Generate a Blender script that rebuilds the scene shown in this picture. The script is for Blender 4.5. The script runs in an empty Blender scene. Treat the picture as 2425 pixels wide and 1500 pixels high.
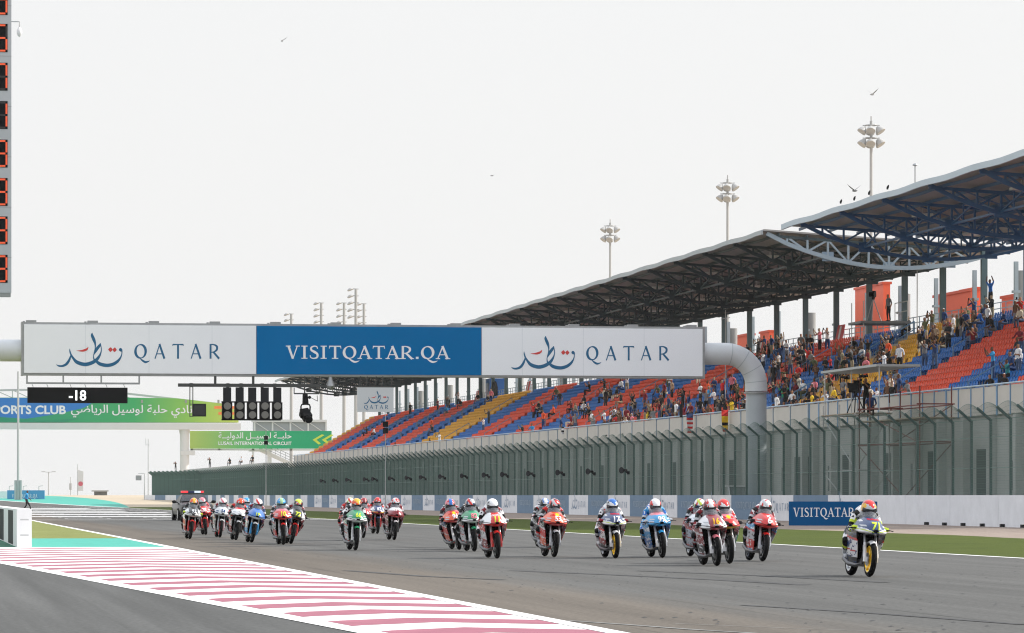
import bpy, bmesh, math, random
from mathutils import Vector, Matrix
from mathutils.bvhtree import BVHTree
R = math.radians
scn = bpy.context.scene
COL = scn.collection
random.seed(7)

# ------------------------------------------------------------ camera, sky, sun, exposure
A = R(9.14); SA, CA = math.sin(A), math.cos(A)     # the camera looks 9 degrees to the right of the straight (+y)
F, CU, VH, EYE = 9000.0, 1212.5, 1173.0, 1.35      # photo pixels: focal length, centre column, horizon row; eye height (m)
cd = bpy.data.cameras.new('camera')
cd.sensor_width = 36; cd.lens = F/2425*36; cd.shift_y = (VH-750)/2425
cd.clip_start = 1; cd.clip_end = 12000
cam = bpy.data.objects.new('camera', cd); COL.objects.link(cam)
cam.location = (0, 0, EYE); cam.rotation_euler = (R(90), 0, -A)
scn.camera = cam
SUN_ELEV, SUN_AZ = R(34), R(9.14+90-10)              # azimuth from +y towards +x
SUN_STRENGTH = 5.0
world = bpy.data.worlds.new('World'); scn.world = world; world.use_nodes = True
nt = world.node_tree; nd = nt.nodes; lk = nt.links
for n in list(nd): nd.remove(n)
out = nd.new('ShaderNodeOutputWorld'); bg = nd.new('ShaderNodeBackground')
sky = nd.new('ShaderNodeTexSky'); sky.sky_type = 'NISHITA'; sky.sun_disc = False
sky.sun_elevation = SUN_ELEV; sky.sun_rotation = SUN_AZ
sky.dust_density = 6; sky.air_density = 1.2
mul = nd.new('ShaderNodeVectorMath'); mul.operation = 'SCALE'; mul.inputs['Scale'].default_value = 0.10
tc = nd.new('ShaderNodeTexCoord'); sx = nd.new('ShaderNodeSeparateXYZ')
rmp = nd.new('ShaderNodeValToRGB')                   # bright dusty overcast veil: paler low down, brighter overhead
e = rmp.color_ramp.elements
e[0].position = 0.0; e[0].color = (1.03, 1.03, 1.025, 1)
e[1].position = 0.16; e[1].color = (1.02, 1.025, 1.03, 1)
k = e.new(0.6); k.color = (1.36, 1.43, 1.54, 1)
mix = nd.new('ShaderNodeMix'); mix.data_type = 'RGBA'; mix.inputs[0].default_value = 0.86
lk.new(tc.outputs['Generated'], sx.inputs[0]); lk.new(sx.outputs['Z'], rmp.inputs[0])
lk.new(sky.outputs[0], mul.inputs[0]); lk.new(mul.outputs[0], mix.inputs[6]); lk.new(rmp.outputs[0], mix.inputs[7])
lk.new(mix.outputs[2], bg.inputs[0]); bg.inputs[1].default_value = 1.0; lk.new(bg.outputs[0], out.inputs[0])
sl = bpy.data.lights.new('sun', 'SUN'); sl.energy = SUN_STRENGTH; sl.angle = R(0.6); sl.color = (1, .95, .87)
so = bpy.data.objects.new('sun', sl); COL.objects.link(so)
sd = Vector((math.sin(SUN_AZ)*math.cos(SUN_ELEV), math.cos(SUN_AZ)*math.cos(SUN_ELEV), math.sin(SUN_ELEV)))
so.rotation_euler = sd.to_track_quat('Z', 'Y').to_euler(); so.location = (60, 100, 90)
scn.view_settings.view_transform = 'Standard'; scn.view_settings.look = 'None'
scn.view_settings.exposure = 0.0; scn.view_settings.gamma = 1.0
scn.cycles.max_bounces = 5; scn.cycles.transparent_max_bounces = 12
scn.cycles.volume_bounces = 0; scn.cycles.use_denoising = True; scn.cycles.filter_width = 1.15

# ------------------------------------------------------------ from the survey of the photo to places on the ground
def ray(u, v):
    a, b = (u-CU)/F, (VH-v)/F
    return Vector((SA+a*CA, CA-a*SA, b))
CAMP = Vector((0, 0, EYE))
def at_d(u, v, d): return CAMP+ray(u, v)*d
def at_x(u, v, x): r = ray(u, v); return CAMP+r*(x/r.x)
def at_y(u, v, y): r = ray(u, v); return CAMP+r*(y/r.y)
def at_z(u, v, z=0.0): r = ray(u, v); return CAMP+r*((z-EYE)/r.z)
def proj(p):
    d = p[0]*SA+p[1]*CA
    return (CU+F*(p[0]*CA-p[1]*SA)/d, VH-F*(p[2]-EYE)/d, d)

# ------------------------------------------------------------ materials
MATS = {}
def mat(name, col, rough=0.6, metal=0.0, var=0.0, scale=3.0, bump=0.0, stretch=(1, 1, 1), spec=0.5, emit=0.0, coat=0.0):
    key = name
    if key in MATS: return MATS[key]
    m = bpy.data.materials.new(name); m.use_nodes = True
    n = m.node_tree.nodes; l = m.node_tree.links; b = n['Principled BSDF']
    b.inputs['Base Color'].default_value = (*col, 1); b.inputs['Roughness'].default_value = rough
    b.inputs['Metallic'].default_value = metal; b.inputs['Specular IOR Level'].default_value = spec
    if coat: b.inputs['Coat Weight'].default_value = coat; b.inputs['Coat Roughness'].default_value = 0.08
    if emit: b.inputs['Emission Color'].default_value = (*col, 1); b.inputs['Emission Strength'].default_value = emit
    if var:
        t = n.new('ShaderNodeTexCoord'); mp = n.new('ShaderNodeMapping'); mp.inputs['Scale'].default_value = stretch
        no = n.new('ShaderNodeTexNoise'); no.inputs['Scale'].default_value = scale; no.inputs['Detail'].default_value = 6
        no.inputs['Roughness'].default_value = 0.65
        r = n.new('ShaderNodeMapRange'); r.inputs[1].default_value = .3; r.inputs[2].default_value = .7
        r.inputs[3].default_value = 1-var; r.inputs[4].default_value = 1+var
        mu = n.new('ShaderNodeVectorMath'); mu.operation = 'SCALE'; mu.inputs[0].default_value = col
        l.new(t.outputs['Object'], mp.inputs[0]); l.new(mp.outputs[0], no.inputs['Vector'])
        l.new(no.outputs[0], r.inputs[0]); l.new(r.outputs[0], mu.inputs['Scale']); l.new(mu.outputs[0], b.inputs['Base Color'])
        if bump:
            bp = n.new('ShaderNodeBump'); bp.inputs['Strength'].default_value = bump; bp.inputs['Distance'].default_value = .05
            l.new(no.outputs[0], bp.inputs['Height']); l.new(bp.outputs[0], b.inputs['Normal'])
    MATS[key] = m
    return m
PAL = dict(
    black=(.005, .005, .006), dark=(.020, .021, .024), grey=(.2, .2, .21), silver=(.52, .54, .57), white=(.78, .78, .80),
    red=(.62, .022, .02), deepred=(.24, .012, .022), orange=(.78, .09, .018), yellow=(.80, .52, .02), lime=(.55, .68, .06),
    navy=(.012, .045, .15), blue=(.02, .14, .48), sky=(.03, .30, .62), green=(.006, .26, .11), pink=(.70, .20, .25),
    maroon=(.2, .015, .025), gold=(.78, .42, .03), cream=(.66, .6, .48), brown=(.14, .07, .04), tan=(.42, .3, .2),
    skin=(.34, .17, .10), skin2=(.18, .085, .05), denim=(.05, .085, .17), khaki=(.32, .27, .18), hair=(.014, .011, .009),
    olive=(.1, .11, .05), teal=(.02, .22, .24), purple=(.12, .04, .2), palegreen=(.35, .55, .3))
def paint(c): return mat('paint '+c, PAL[c], .28, 0, spec=.5, coat=.5)
def cloth(c): return mat('cloth '+c, PAL[c], .85, 0, var=.12, scale=9)
def flat(c): return mat('matt '+c, PAL[c], .6, spec=.15)
def livery(c, acc, scale=13.0, cover=.60, rough=.35, stretch=(1, 1, 1), coat=.3):
    '''base colour with small patches of a second colour, as sponsor marks break up race leathers and fairings'''
    key = 'livery %s %s %g' % (c, acc, scale)
    if key in MATS: return MATS[key]
    m = bpy.data.materials.new(key); m.use_nodes = True; n = m.node_tree.nodes; l = m.node_tree.links; b = n['Principled BSDF']
    b.inputs['Roughness'].default_value = rough; b.inputs['Coat Weight'].default_value = coat; b.inputs['Specular IOR Level'].default_value = .35
    t = n.new('ShaderNodeTexCoord'); mp = n.new('ShaderNodeMapping'); mp.inputs['Scale'].default_value = stretch; mp.inputs['Location'].default_value = (len(MATS)*.37, 0, len(MATS)*.21)
    no = n.new('ShaderNodeTexNoise'); no.inputs['Scale'].default_value = scale; no.inputs['Detail'].default_value = 1.5
    r = n.new('ShaderNodeMapRange'); r.inputs[1].default_value = cover-.008; r.inputs[2].default_value = cover+.008
    mx = n.new('ShaderNodeMix'); mx.data_type = 'RGBA'; mx.inputs[6].default_value = (*PAL[c], 1); mx.inputs[7].default_value = (*PAL[acc], 1)
    l.new(t.outputs['Object'], mp.inputs[0]); l.new(mp.outputs[0], no.inputs['Vector']); l.new(no.outputs[0], r.inputs[0]); l.new(r.outputs[0], mx.inputs[0]); l.new(mx.outputs[2], b.inputs['Base Color'])
    MATS[key] = m; return m
def lerp(a, b, t): return a+(b-a)*t

# ------------------------------------------------------------ mesh helper
class MB:
    def __init__(s): s.v = []; s.f = []; s.m = []
    def add(s, vs, fs, mi=0):
        o = len(s.v); s.v += [tuple(p) for p in vs]
        s.f += [tuple(i+o for i in f) for f in fs]; s.m += [mi]*len(fs); return s
    def box(s, x0, x1, y0, y1, z0, z1, mi=0):
        return s.add([(x0,y0,z0),(x1,y0,z0),(x1,y1,z0),(x0,y1,z0),(x0,y0,z1),(x1,y0,z1),(x1,y1,z1),(x0,y1,z1)],
              [(3,2,1,0),(4,5,6,7),(0,1,5,4),(1,2,6,5),(2,3,7,6),(3,0,4,7)], mi)
    def bar(s, p, q, w, h=None, mi=0):
        p, q = Vector(p), Vector(q); h = h or w; t = q-p
        if t.length < 1e-6: return s
        t.normalize(); up = Vector((0,0,1)) if abs(t.z) < .95 else Vector((0,1,0))
        a = t.cross(up).normalized()*w/2; b = a.cross(t).normalized()*h/2
        return s.add([p-a-b, p+a-b, p+a+b, p-a+b, q-a-b, q+a-b, q+a+b, q-a+b],
              [(0,1,2,3),(7,6,5,4),(0,4,5,1),(1,5,6,2),(2,6,7,3),(3,7,4,0)], mi)
    def tube(s, pts, rs, n=8, mi=0, cap=True):
        pts = [Vector(p) for p in pts]
        if not isinstance(rs, (list, tuple)): rs = [rs]*len(pts)
        o = len(s.v); prev = None
        for i, p in enumerate(pts):
            t = (pts[min(i+1, len(pts)-1)]-pts[max(i-1, 0)]).normalized()
            if prev is None:
                a = t.cross(Vector((0,0,1)) if abs(t.z) < .9 else Vector((0,1,0))).normalized()
            else:
                a = (prev-t*prev.dot(t)); a = a.normalized() if a.length > 1e-6 else t.orthogonal().normalized()
            prev = a; b = t.cross(a)
            for k in range(n):
                g = 2*math.pi*k/n
                s.v.append(tuple(p+(a*math.cos(g)+b*math.sin(g))*rs[i]))
        for i in range(len(pts)-1):
            for k in range(n):
                k2 = (k+1) % n
                s.f.append((o+i*n+k, o+i*n+k2, o+(i+1)*n+k2, o+(i+1)*n+k)); s.m.append(mi)
        if cap:
            s.f.append(tuple(o+k for k in reversed(range(n)))); s.m.append(mi)
            e = o+(len(pts)-1)*n; s.f.append(tuple(e+k for k in range(n))); s.m.append(mi)
        return s
    def loft(s, rings, mi=0, cap=True, closed=True):
        o = len(s.v); n = len(rings[0])
        for r in rings: s.v += [tuple(p) for p in r]
        for i in range(len(rings)-1):
            for k in range(n if closed else n-1):
                k2 = (k+1) % n
                s.f.append((o+i*n+k, o+i*n+k2, o+(i+1)*n+k2, o+(i+1)*n+k)); s.m.append(mi)
        if cap:
            s.f.append(tuple(o+k for k in reversed(range(n)))); s.m.append(mi)
            e = o+(len(rings)-1)*n; s.f.append(tuple(e+k for k in range(n))); s.m.append(mi)
        return s
    def lathe(s, prof, n=24, axis='z', c=(0,0,0), mi=0):
        rings = []
        for (t, r) in prof:
            ring = []
            for k in range(n):
                g = 2*math.pi*k/n; a, b = r*math.cos(g), r*math.sin(g)
                ring.append({'z': (c[0]+a, c[1]+b, c[2]+t), 'x': (c[0]+t, c[1]+a, c[2]+b), 'y': (c[0]+b, c[1]+t, c[2]+a)}[axis])
            rings.append(ring)
        return s.loft(rings, mi)
    def ell(s, c, r, n=10, m=7, mi=0):
        return s.lathe2(c, r, n, m, mi)
    def lathe2(s, c, r, n, m, mi):
        rings = []
        for i in range(m):
            t = -math.pi/2+math.pi*(i+.02)/(m-.96)
            rings.append([(c[0]+r[0]*math.cos(t)*math.cos(2*math.pi*k/n), c[1]+r[1]*math.cos(t)*math.sin(2*math.pi*k/n), c[2]+r[2]*math.sin(t)) for k in range(n)])
        return s.loft(rings, mi)
    def shell(s, grid, off, mi=0):
        """grid rows x cols of points; off(i,j) = inward offset vector"""
        nr, nc = len(grid), len(grid[0]); o = len(s.v)
        for i in range(nr):
            for j in range(nc): s.v.append(tuple(grid[i][j]))
        for i in range(nr):
            for j in range(nc): s.v.append(tuple(Vector(grid[i][j])+Vector(off)))
        N = nr*nc
        for i in range(nr-1):
            for j in range(nc-1):
                a = o+i*nc+j; q = (a, a+1, a+nc+1, a+nc)
                s.f.append(q); s.m.append(mi); s.f.append(tuple(x+N for x in reversed(q))); s.m.append(mi)
        bd = [(0, j) for j in range(nc)]+[(i, nc-1) for i in range(1, nr)]+[(nr-1, j) for j in range(nc-2, -1, -1)]+[(i, 0) for i in range(nr-2, 0, -1)]
        for k in range(len(bd)):
            a = o+bd[k][0]*nc+bd[k][1]; b2 = bd[(k+1) % len(bd)]; b = o+b2[0]*nc+b2[1]
            s.f.append((b, a, a+N, b+N)); s.m.append(mi)
        return s
    def prism(s, poly, y0, y1, mi=0):
        """poly of (x,z), from y0 (front, camera side) back to y1"""
        n = len(poly)
        vs = [(x, y0, z) for x, z in poly]+[(x, y1, z) for x, z in poly]
        fs = [tuple(range(n)), tuple(range(2*n-1, n-1, -1))]+[((i+1) % n, i, n+i, n+(i+1) % n) for i in range(n)]
        return s.add(vs, fs, mi)
    def xf(s, M, start=0):
        for i in range(start, len(s.v)): s.v[i] = tuple(M @ Vector(s.v[i]))
        return s
    def join(s, o, mi=None):
        k = len(s.v); s.v += o.v; s.f += [tuple(i+k for i in f) for f in o.f]; s.m += (o.m if mi is None else [mi]*len(o.m)); return s
    def mesh(s, name, mats, smooth=False, org=None):
        me = bpy.data.meshes.new(name)
        vs = s.v if org is None else [(x-org[0], y-org[1], z-org[2]) for x, y, z in s.v]
        me.from_pydata(vs, [], s.f)
        for m in (mats if isinstance(mats, (list, tuple)) else [mats]): me.materials.append(m)
        me.polygons.foreach_set('material_index', s.m)
        if smooth:
            me.polygons.foreach_set('use_smooth', [True]*len(s.f))
            me.update()
            try: me.set_sharp_from_angle(angle=R(smooth if smooth is not True else 40))
            except Exception: pass
        me.update(); return me
    def obj(s, name, mats, parent=None, smooth=False, local=False):
        """one mesh object; under a parent, world coordinates become local to the parent's own place unless local"""
        org = None
        if parent is not None and not local: org = ORG[parent.name]
        o = bpy.data.objects.new(name, s.mesh(name, mats, smooth, org)); COL.objects.link(o)
        ORG[o.name] = (0, 0, 0) if org is None else org
        if parent is not None: o.parent = parent
        return o
ORG = {}
def tag(o, label=None, cat=None, group=None, kind=None):
    if label: o['label'] = label
    if cat: o['category'] = cat
    if group: o['group'] = group
    if kind: o['kind'] = kind
    return o
def thing(name, label, cat, loc, rz=0.0, group=None):
    o = bpy.data.objects.new(name, None); COL.objects.link(o); o.empty_display_size = .2
    o.location = loc; o.rotation_euler = (0, 0, rz); ORG[o.name] = tuple(loc)
    return tag(o, label, cat, group)
def structure(name, mb, m, smooth=False): return tag(mb.obj(name, m, None, smooth), kind='structure')

# ------------------------------------------------------------ lettering
TXT = {}
def text(s, off=0.0):
    """flat outline of a line of text: list of (x, y) and faces, cap height about 1"""
    if (s, off) in TXT: return TXT[(s, off)]
    c = bpy.data.curves.new('lettering', 'FONT'); c.body = s; c.offset = off; c.resolution_u = 3
    o = bpy.data.objects.new('lettering', c); COL.objects.link(o)
    bpy.context.view_layer.update()
    ev = o.evaluated_get(bpy.context.evaluated_depsgraph_get()); me = ev.to_mesh()
    vs = [(v.co.x, v.co.y) for v in me.vertices]; fs = [tuple(p.vertices) for p in me.polygons]
    ev.to_mesh_clear(); bpy.data.objects.remove(o); bpy.data.curves.remove(c)
    if vs:
        x0 = min(v[0] for v in vs); x1 = max(v[0] for v in vs)
        vs = [((x-x0)/.69, y/.69) for x, y in vs]; w = (x1-x0)/.69
    else: w = 0
    TXT[(s, off)] = (vs, fs, w)
    return TXT[(s, off)]
def put_text(mb, s, x0, x1, z0, h, y, off=0.012, mi=0, shear=0.0):
    """stand a line of text on a plane facing the camera side (-y)"""
    vs, fs, w = text(s, off); k = (x1-x0)/w
    return mb.add([(x0+px*k+shear*py*h, y, z0+py*h) for px, py in vs], fs, mi)
BUMP = [0]
def ribbon(mb, pts, ws, tf, mi=0, closed=False):
    """brush stroke: points and widths in letter units; tf maps (x, z, lift) to a place on the sign"""
    P = []; n = len(pts); L = BUMP[0] % 12; BUMP[0] += 1
    if not isinstance(ws, (list, tuple)): ws = [ws]*n
    for i in range(n):
        a = pts[(i-1) % n if closed else max(i-1, 0)]; b = pts[(i+1) % n if closed else min(i+1, n-1)]
        dx, dz = b[0]-a[0], b[1]-a[1]; q = math.hypot(dx, dz) or 1
        nx, nz = -dz/q*ws[i]/2, dx/q*ws[i]/2
        P += [tf(pts[i][0]+nx, pts[i][1]+nz, L), tf(pts[i][0]-nx, pts[i][1]-nz, L)]
    fs = [(2*i, 2*i+1, 2*i+3, 2*i+2) for i in range(n-1)]
    if closed: fs.append((2*n-2, 2*n-1, 1, 0))
    mb.add(P, fs, mi)
def spline(ctrl, n=6):
    """Catmull-Rom through (x, z, w)"""
    o = []; m = len(ctrl)
    for i in range(m-1):
        p0, p1, p2, p3 = ctrl[max(i-1, 0)], ctrl[i], ctrl[i+1], ctrl[min(i+2, m-1)]
        for k in range(n):
            t = k/n
            o.append(tuple(.5*(2*b+(c-a)*t+(2*a-5*b+4*c-d)*t*t+(3*b-a-3*c+d)*t**3) for a, b, c, d in zip(p0, p1, p2, p3)))
    o.append(ctrl[-1]); return o
ADV = dict(V=.98, I=.62, S=.72, T=.98, Q=1.12, A=1.0, R=1.02)
def glyphs(mb, s, tf, serif, space=0.0, mi=0):
    """roman capitals drawn as brush strokes, cap height 1; returns the width"""
    x = 0.0
    S = .17 if serif else .15; TH = .075 if serif else .07
    def st(pts, w): ribbon(mb, [(x+a, b) for a, b in pts], w, tf, mi)
    def sf(cx, y, w=.36):
        if serif: st([(cx-w/2, y), (cx+w/2, y)], .07)
    for c in s:
        if c == '.':
            st([(.1, .09), (.3, .09)], [.17, .17]); x += .45; continue
        if c == 'V':
            st([(.14, 1), (.47, 0)], [S, S*.9]); st([(.80, 1), (.47, .0)], TH); sf(.14, .965); sf(.82, .965, .3)
        elif c == 'I':
            st([(.3, 0), (.3, 1)], S); sf(.3, .965, .44); sf(.3, .035, .44)
        elif c == 'S':
            p = spline([(.60, .76, .06), (.55, .92, .08), (.36, .965, .09), (.15, .86, .13), (.16, .66, .15), (.38, .52, .19), (.58, .36, .16), (.57, .12, .14), (.34, .03, .09), (.12, .09, .08), (.06, .27, .06)], 5)
            ribbon(mb, [(x+q[0], q[1]) for q in p], [q[2] for q in p], tf, mi)
        elif c == 'T':
            st([(.48, 0), (.48, .97)], S); st([(.06, .955), (.48, .965), (.90, .955)], [.10, .07, .10])
            sf(.48, .035, .46)
            st([(.09, .99), (.05, .78 if serif else .87)], [.07, .04]); st([(.87, .99), (.91, .78 if serif else .87)], [.07, .04])
        elif c == 'Q':
            n = 36; pts = []; ws = []
            for k in range(n):
                g = 2*math.pi*k/n; pts.append((x+.52+.40*math.cos(g), .5+.455*math.sin(g))); ws.append(.07+.13*abs(math.cos(g-.25))**1.5)
            ribbon(mb, pts, ws, tf, mi, True)
            p = spline([(.48, .02, .05), (.68, -.13, .13), (.90, -.23, .14), (1.12, -.19, .08), (1.24, -.13, .02)], 5)
            ribbon(mb, [(x+q[0], q[1]) for q in p], [q[2] for q in p], tf, mi)
        elif c == 'A':
            st([(.10, 0), (.47, .97)], TH+.01); st([(.45, 1), (.84, 0)], [S, S*1.05]); st([(.24, .33), (.68, .33)], .065)
            sf(.12, .035, .32); sf(.84, .035, .38)
        elif c == 'R':
            st([(.2, 0), (.2, 1)], S); p = spline([(.2, .965, .07), (.48, .95, .09), (.70, .82, .16), (.68, .60, .15), (.46, .46, .08), (.22, .44, .07)], 5)
            ribbon(mb, [(x+q[0], q[1]) for q in p], [q[2] for q in p], tf, mi)
            st([(.42, .46), (.88, .0)], [S*.9, S]); sf(.2, .035, .42)
            if serif: st([(.84, .03), (1.02, .03)], .06)
        x += ADV[c]+space
    return x-space
def put_glyphs(mb, s, p0, p1, h, serif, space=0.0, mi=0, lift=.004):
    """roman capitals on the sign from p0 to p1 along its base line (both points on the sign's face)"""
    w = glyphs(MB(), s, lambda a, b, c: (a, 0, b), serif, space)
    p0, p1 = Vector(p0), Vector(p1); d = (p1-p0)/w; nrm = d.cross(Vector((0,0,1))).normalized()
    glyphs(mb, s, lambda a, b, c: tuple(p0+d*a+Vector((0,0,b*h))+nrm*lift*(1+c*.25)), serif, space, mi)
# the calligraphic country emblem, traced in its own units (x right, y up), 0..200 wide
EMB = [
    (0, [(110,1165,6),(170,1198,38),(255,1202,50),(350,1160,62),(420,1065,56),(465,945,30)]),
    (0, [(438,775,6),(440,830,28),(470,925,40),(530,1020,56),(620,1110,84),(800,1160,90),(960,1125,88),(1070,1060,80),(1140,980,62),(1190,880,32),(1205,780,22),(1180,640,22)]),
    (0, [(1180,640,10),(1165,690,56),(1105,770,72),(1050,860,52),(1025,920,16)]),
    (0, [(985,385,6),(980,450,62),(1025,560,72),(1055,660,42),(1055,760,22),(1030,880,20),(1015,960,20),(1030,1040,36),(1080,1080,60),(1180,1150,84),(1350,1180,84),(1500,1145,78),(1610,1070,64),(1680,970,34),(1706,870,22),(1690,790,44),(1650,790,20)]),
    (0, [(1640,815,30),(1672,800,92),(1712,815,30)]),
    (1, [(600,825,4),(680,830,28),(770,822,52),(850,790,48),(885,740,14)]),
    (1, [(1372,790,4),(1428,795,112),(1478,800,6)]),
    (1, [(1478,790,4),(1528,797,112),(1578,800,6)])]
def emblem(mb, p0, width, lift, m0=0, m1=1, nrm=(0,-1,0), ax=(1,0,0)):
    p0, nrm, ax = Vector(p0), Vector(nrm), Vector(ax); k = width/1610
    for mi, c in EMB:
        p = spline(c, 5)
        ribbon(mb, [(q[0], q[1]) for q in p], [max(q[2], 3) for q in p],
               lambda a, b, L: tuple(p0+ax*((a-110)*k)+Vector((0,0,(1210-b)*k))+nrm*lift*(1+.25*L)), m1 if mi else m0)
AR1 = ''.join(reversed('\ufee7\ufe8e\ufea9\ufef1 \ufea3\ufee0\ufe92\ufe94 \ufedf\ufeee\ufeb3\ufef4\ufede \ufe8d\ufedf\ufeae\ufef3\ufe8e\ufebf\ufef2'))
AR2 = ''.join(reversed('\ufea3\ufee0\ufe92\u0640\u0640\ufe94 \ufedf\ufeee\ufeb3\ufef4\u0640\u0640\ufede \ufe8d\ufedf\ufeaa\ufeed\ufedf\ufef4\u0640\u0640\ufe94'))
for s in ['-18', 'SPORTS CLUB', 'LUSAIL INTERNATIONAL CIRCUIT']: text(s, .012)
for s in (AR1, AR2): text(s, .012)
# ------------------------------------------------------------ ground, track, run-off
def tz(y):
    """the far ground lifts gently behind the end of the straight"""
    t = min(max((y-430)/420, 0), 1); return 1.3*t*t*(3-2*t)
def sheet(name, m, edge_l, edge_r, ys, lift):
    """strip of ground between two edges given as functions of y"""
    mb = MB(); nx = 6
    for y in ys:
        a, b = edge_l(y), edge_r(y)
        for k in range(nx+1): mb.v.append((lerp(a, b, k/nx), y, tz(y)+lift))
    for i in range(len(ys)-1):
        for k in range(nx):
            o = i*(nx+1)+k; mb.f.append((o, o+1, o+nx+2, o+nx+1)); mb.m.append(0)
    return structure(name, mb, m)
def asphalt(name, base, tan=None, band=None, streak=.20, skid=.6):
    m = bpy.data.materials.new(name); m.use_nodes = True
    n = m.node_tree.nodes; l = m.node_tree.links; b = n['Principled BSDF']; b.inputs['Roughness'].default_value = .85
    b.inputs['Specular IOR Level'].default_value = .25
    t = n.new('ShaderNodeTexCoord')
    def noise(scale, stretch, lo, hi, o0, o1, detail=5):
        mp = n.new('ShaderNodeMapping'); mp.inputs['Scale'].default_value = stretch; l.new(t.outputs['Object'], mp.inputs[0])
        no = n.new('ShaderNodeTexNoise'); no.inputs['Scale'].default_value = scale; no.inputs['Detail'].default_value = detail; no.inputs['Roughness'].default_value = .6
        l.new(mp.outputs[0], no.inputs['Vector'])
        r = n.new('ShaderNodeMapRange'); r.inputs[1].default_value = lo; r.inputs[2].default_value = hi; r.inputs[3].default_value = o0; r.inputs[4].default_value = o1
        l.new(no.outputs[0], r.inputs[0]); return r.outputs[0], no.outputs[0]
    def mul(a, bb):
        x = n.new('ShaderNodeMath'); x.operation = 'MULTIPLY'; l.new(a, x.inputs[0])
        l.new(bb, x.inputs[1]); return x.outputs[0]
    grain, gh = noise(16, (1, .5, 1), .3, .7, .74, 1.26, 9)
    wear, _ = noise(1.4, (1, .02, 1), .3, .7, 1-streak, 1+streak)
    blot, _ = noise(.16, (1, .35, 1), .3, .7, .93, 1.07)
    sk, _ = noise(5.5, (1, .006, 1), .60, .70, 1, 1-skid)
    sk2, _ = noise(.5, (1, .12, 1), .45, .6, 0, 1)                       # rubber comes and goes along the lap
    mm = n.new('ShaderNodeMix'); mm.data_type = 'FLOAT'; mm.inputs[2].default_value = 1; l.new(sk2, mm.inputs[0]); l.new(sk, mm.inputs[3])
    v = mul(mul(grain, wear), mul(blot, mm.outputs[0]))
    col = n.new('ShaderNodeRGB'); col.outputs[0].default_value = (*base, 1); src = col.outputs[0]
    if tan:
        sp = n.new('ShaderNodeSeparateXYZ'); l.new(t.outputs['Object'], sp.inputs[0])
        nb, _ = noise(.35, (1, .06, 1), .3, .7, -1.0, 1.0)
        ad = n.new('ShaderNodeMath'); l.new(sp.outputs['X'], ad.inputs[0]); l.new(nb, ad.inputs[1])
        r = n.new('ShaderNodeMapRange'); r.interpolation_type = 'SMOOTHSTEP'
        r.inputs[1].default_value = band[0]; r.inputs[2].default_value = band[1]; r.inputs[3].default_value = 1; r.inputs[4].default_value = 0
        l.new(ad.outputs[0], r.inputs[0])
        mx = n.new('ShaderNodeMix'); mx.data_type = 'RGBA'; l.new(r.outputs[0], mx.inputs[0]); l.new(src, mx.inputs[6]); mx.inputs[7].default_value = (*tan, 1); src = mx.outputs[2]
    sc = n.new('ShaderNodeVectorMath'); sc.operation = 'SCALE'; l.new(src, sc.inputs[0]); l.new(v, sc.inputs['Scale'])
    l.new(sc.outputs[0], b.inputs['Base Color'])
    bp = n.new('ShaderNodeBump'); bp.inputs['Strength'].default_value = .25; bp.inputs['Distance'].default_value = .02
    l.new(gh, bp.inputs['Height']); l.new(bp.outputs[0], b.inputs['Normal'])
    return m
def patchy(name, c1, c2, s1, s2, stretch=(1, 1, 1), bump=.3, rough=.95):
    """two colours in clumps of two sizes (grass, gravel, sand)"""
    m = bpy.data.materials.new(name); m.use_nodes = True
    n = m.node_tree.nodes; l = m.node_tree.links; b = n['Principled BSDF']; b.inputs['Roughness'].default_value = rough; b.inputs['Specular IOR Level'].default_value = .15
    t = n.new('ShaderNodeTexCoord'); mp = n.new('ShaderNodeMapping'); mp.inputs['Scale'].default_value = stretch; l.new(t.outputs['Object'], mp.inputs[0])
    fs = []
    for s in (s1, s2):
        no = n.new('ShaderNodeTexNoise'); no.inputs['Scale'].default_value = s; no.inputs['Detail'].default_value = 7; no.inputs['Roughness'].default_value = .7
        l.new(mp.outputs[0], no.inputs['Vector']); fs.append(no.outputs[0])
    ad = n.new('ShaderNodeMath'); l.new(fs[0], ad.inputs[0]); l.new(fs[1], ad.inputs[1])
    r = n.new('ShaderNodeMapRange'); r.inputs[1].default_value = .75; r.inputs[2].default_value = 1.25; l.new(ad.outputs[0], r.inputs[0])
    mx = n.new('ShaderNodeMix'); mx.data_type = 'RGBA'; l.new(r.outputs[0], mx.inputs[0]); mx.inputs[6].default_value = (*c1, 1); mx.inputs[7].default_value = (*c2, 1)
    l.new(mx.outputs[2], b.inputs['Base Color'])
    bp = n.new('ShaderNodeBump'); bp.inputs['Strength'].default_value = bump; bp.inputs['Distance'].default_value = .08
    l.new(fs[1], bp.inputs['Height']); l.new(bp.outputs[0], b.inputs['Normal'])
    return m
M_TRACK = asphalt('track asphalt', (.088, .0875, .084), (.112, .096, .079), (8.5, 10.9))
M_PIT = asphalt('pit lane asphalt', (.080, .081, .079), streak=.30, skid=.2)
M_SAND = patchy('desert sand', (.42, .35, .26), (.52, .44, .34), .03, 1.2)
M_GRAVEL = patchy('gravel', (.23, .18, .155), (.39, .325, .28), 1.3, 7.0, bump=.8)
M_GRASS = patchy('grass', (.046, .068, .010), (.088, .112, .018), .5, 9.0, bump=.7)
M_GRASS2 = patchy('dry grass', (.165, .185, .055), (.25, .275, .10), .5, 9.0, bump=.7)
M_TEAL = mat('teal run-off paint', (.034, .335, .265), .75, var=.10, scale=1.5, stretch=(1, .3, 1))
M_TEALSHADE = mat('green run-off paint in shade', (.004, .13, .07), .75, var=.12, scale=1.5)  # darker green: the pit wall's shade is put into the colour
M_LINE = mat('white line paint', (.78, .78, .77), .7, var=.06, scale=6)
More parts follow.
